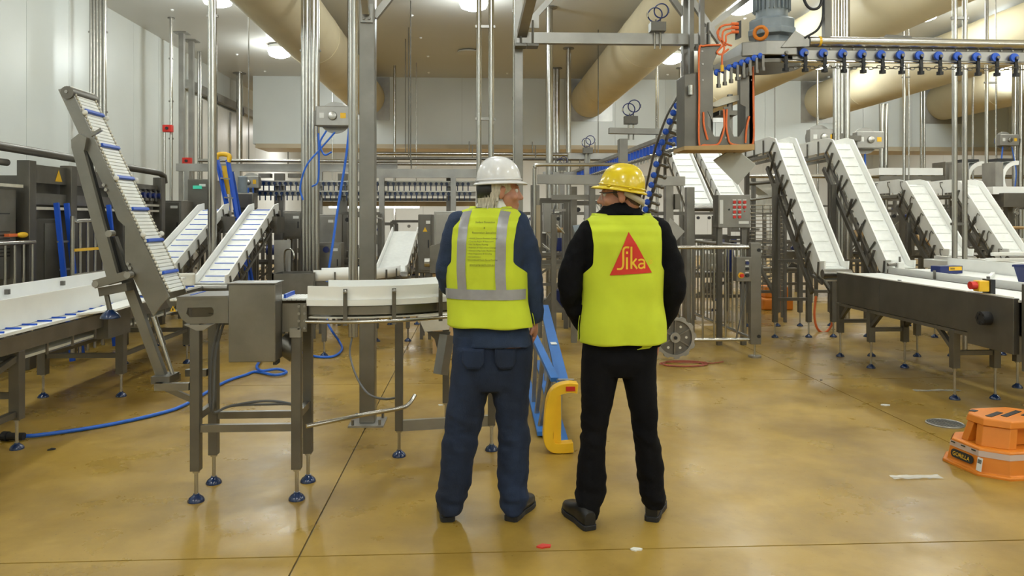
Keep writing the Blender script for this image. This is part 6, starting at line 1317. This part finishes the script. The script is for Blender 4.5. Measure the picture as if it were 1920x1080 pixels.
# ---------------------------------------------------------------- crowded machinery in the middle distance
def machine(u0, u1, v0, Y, d, lab, seed, accents=('dsteel', 'steel', 'alu'), solid=.5):
    r = random.Random(seed); a, b = W(u0, v0, Y), W(u1, v0, Y); x0, x1, zt = a.x, b.x, a.z; w = x1 - x0
    t = thing('processing_machine', lab, 'machine', ((x0 + x1) / 2, Y + d / 2, 0), 'processing machines in the middle distance')
    n = max(2, int(w / .7) + 1)
    for i in range(n):
        for y in (Y, Y + d): x = x0 + w * i / (n - 1); MB().bx(x - .03, x + .03, y - .03, y + .03, 0, zt).build('frame_post', 'dsteel', t)
    for z in (.35, zt * .55, zt): bar('frame_rail', (x0, Y, z), (x1, Y, z), .05, 'dsteel', t); 
    bar('frame_rail', (x0, Y + d, zt), (x1, Y + d, zt), .05, 'dsteel', t)
    MB().bx(x0 + .03, x1 - .03, Y + .05, Y + d, zt * .5, zt * .5 + .05).build('bed', 'steel', t)
    k = int(w / .32) + 2
    for i in range(k):
        x = x0 + .1 + (w - .2) * r.random(); bw = r.uniform(.1, .34); bh = r.uniform(.1, .36); z = r.choice((.36, zt * .55 + .03, zt * .55 + .03, zt * .75)); y = Y + r.uniform(-.05, d * .5)
        m = r.choice(accents)
        ty = r.random()
        if ty < .5: MB().bx(x - bw / 2, x + bw / 2, y, y + r.uniform(.1, .3), z, z + bh).build('housing', m, t, bev=.008)
        elif ty < .75: MB().cyl((x - bw / 2, y, z + bh / 2), (x + bw / 2, y, z + bh / 2), bh * .3, 14).build('drum', m, t, smooth=True)
        else: MB().prism([V(x - bw / 2, y, z), V(x + bw / 2, y, z), V(x + bw * .2, y, z + bh), V(x - bw * .3, y, z + bh)], (0, .2, 0)).build('cover', m, t)
    for i in range(int(w / .5) + 1):
        x = x0 + w * r.random(); z = r.uniform(.5, zt); rod('pipe', [(x, Y - .02, z), (x + r.uniform(-.3, .3), Y - .02, z + r.uniform(-.3, .4)), (x + r.uniform(-.3, .3), Y - .02, z + r.uniform(-.3, .4))], .012, 'pipe', t, 6)
    for i in range(int(w / .25)): x = x0 + .1 + i * .25; MB().cyl((x, Y - .01, zt - .10), (x, Y - .05, zt - .10), .035, 10).build('roller', r.choice(('navy', 'dark', 'alu')), t)
    bar('diagonal_brace', (x0, Y, .35), (x0 + min(.8, w), Y, zt * .55), .04, 'dsteel', t)
    return t
ac = ('dsteel', 'steel', 'alu', 'dsteel', 'dark', 'cream', 'navy', 'tan')
machine(222, 288, 420, 12.3, .8, 'dark frame machine behind the swan-neck support', 1, ac); machine(404, 452, 420, 12.6, .9, 'frame machine under the blue stepladder', 2, ac); machine(470, 535, 425, 14.0, .8, 'frame machine between the inclines and the pipe bundle', 3, ac)
machine(640, 700, 400, 11.8, .8, 'roller frame machine just left of the square column', 4, ac); machine(700, 735, 420, 13.4, .8, 'narrow machine right of the square column', 5, ac + ('tan', 'board')); machine(735, 800, 415, 15.5, .8, 'far machine under the fluorescent strip', 6, ac + ('board',)); machine(480, 690, 405, 16.5, 1.0, 'far machine row behind the pipe bundle', 7, ac)
machine(1012, 1075, 375, 9.7, .8, 'dense frame machine seen between the two men, left part', 8, ac); machine(1070, 1130, 380, 10.6, .8, 'dense frame machine seen between the two men, right part', 9, ac); machine(985, 1140, 400, 13.6, 1.0, 'far machine row behind the gap between the men', 10, ac)
machine(1215, 1285, 400, 11.1, .9, 'dark machine behind the yellow-helmet man, right shoulder', 11, ac); machine(1300, 1400, 445, 11.4, .9, 'roller machine behind the safety fence', 12, ac + ('blue',)); machine(1400, 1520, 455, 13.5, .9, 'machine behind the wire guard and first incline', 13, ac + ('blue',))
machine(1530, 1650, 410, 14.6, .9, 'machine between the first and second tall inclines', 14, ac + ('navy', 'navy')); machine(1640, 1780, 395, 13.6, .9, 'machine with navy crates behind the third incline', 15, ac + ('navy', 'navy')); machine(1780, 1960, 390, 14.2, .9, 'machine with navy crates behind the fourth incline', 16, ac + ('navy', 'navy')); machine(1300, 1500, 400, 16.5, 1.0, 'far machine row behind the control panel', 17, ac); machine(820, 985, 400, 15.0, 1.0, 'far machine row behind the white-helmet man', 18, ac); machine(1560, 1900, 385, 18.8, 1.0, 'far machine row along the right back wall', 19, ac); machine(240, 480, 400, 18.5, 1.0, 'far machine row by the left sliding door', 20, ac)
for i, (u, Y, z, lab) in enumerate(((674, 11.2, 0, 'cardboard box on the floor behind the twin drop pipes'), (735, 12.2, 0, 'cardboard box on the floor behind the chute-like incline'))):
    q = W(u, 500, Y); tag(MB().box((q.x, Y, .28), (.42, .4, .56), .2).build('carton', 'tan', bev=.01), lab, 'carton')
# ---------------------------------------------------------------- stepladder lying on its side behind the men
t = thing('stepladder', 'blue fibreglass stepladder with yellow cap lying on its side between the two men', 'ladder', G(1050, 853))
cp_ = G(1052, 850); yc = cp_.y
def LZ(u, v, Y): return W(u, v, Y)
lowA, lowB = V(cp_.x + .02, yc + .06, .035), V(.70, 7.9, .035); upA, upB = V(cp_.x + .03, yc + .06, .40), V(.75, 7.9, .62)
for a, b in ((lowA, lowB), (upA, upB)): bar('front_rail', a, b, .085, 'ladder', t, .03); 
for k in range(1, 9): s = k / 9; bar('tread', lowA.lerp(lowB, s), upA.lerp(upB, s), .08, 'alu', t, .02, (1, 0, 0))
lowC, lowD = V(cp_.x - .10, yc + .35, .03), V(.52, 7.8, .03); upC, upD = W(1040, 712, yc + .25), W(1000, 628, 6.1)
for a, b in ((lowC, lowD), (upC, upD)): bar('rear_rail', a, b, .055, 'ladder', t, .03)
for s in (.15, .5, .85): bar('rear_bar', lowC.lerp(lowD, s * .4), upC.lerp(upD, s), .03, 'alu', t, .02)
cap = [V(cp_.x + .11, yc, .43), V(cp_.x + .04, yc, .435), V(cp_.x - .03, yc, .41), V(cp_.x - .065, yc, .34), V(cp_.x - .08, yc, .2), V(cp_.x - .085, yc, .10), V(cp_.x - .06, yc, .045), V(cp_.x, yc, .035), V(cp_.x + .08, yc, .04)]
c2 = curve_pts(cap, 5); m_ = MB(); rows = []
for i, p in enumerate(c2):
    d = (c2[min(i + 1, len(c2) - 1)] - c2[max(i - 1, 0)]).normalized(); n = V(-d.z, 0, d.x) * .032; rows.append([p + n + V(0, -.02, 0), p - n + V(0, -.02, 0), p - n + V(0, .07, 0), p + n + V(0, .07, 0), p + n + V(0, -.02, 0)])
m_.grid(rows); m_.f += [tuple(range(4)), tuple(5 * (len(c2) - 1) + i for i in range(4))]; co = m_.build('top_cap', 'yellow', t, bev=.006)
MB().bx(cp_.x - .05, cp_.x + .0, yc + .0, yc + .05, .07, .38).build('cap_web', 'yellow', co); MB().bx(cp_.x + .03, cp_.x + .09, yc - .024, yc - .02, .415, .445).build('red_sticker', 'red', co); rod('spreader', [W(1045, 712, yc + .2), W(1075, 712, yc + .3)], .008, 'alu', t)
MB().box(upA.lerp(upB, .42) + V(-.0, 0, .018), (.05, .10, .004)).build('white_sticker', 'paper', t)
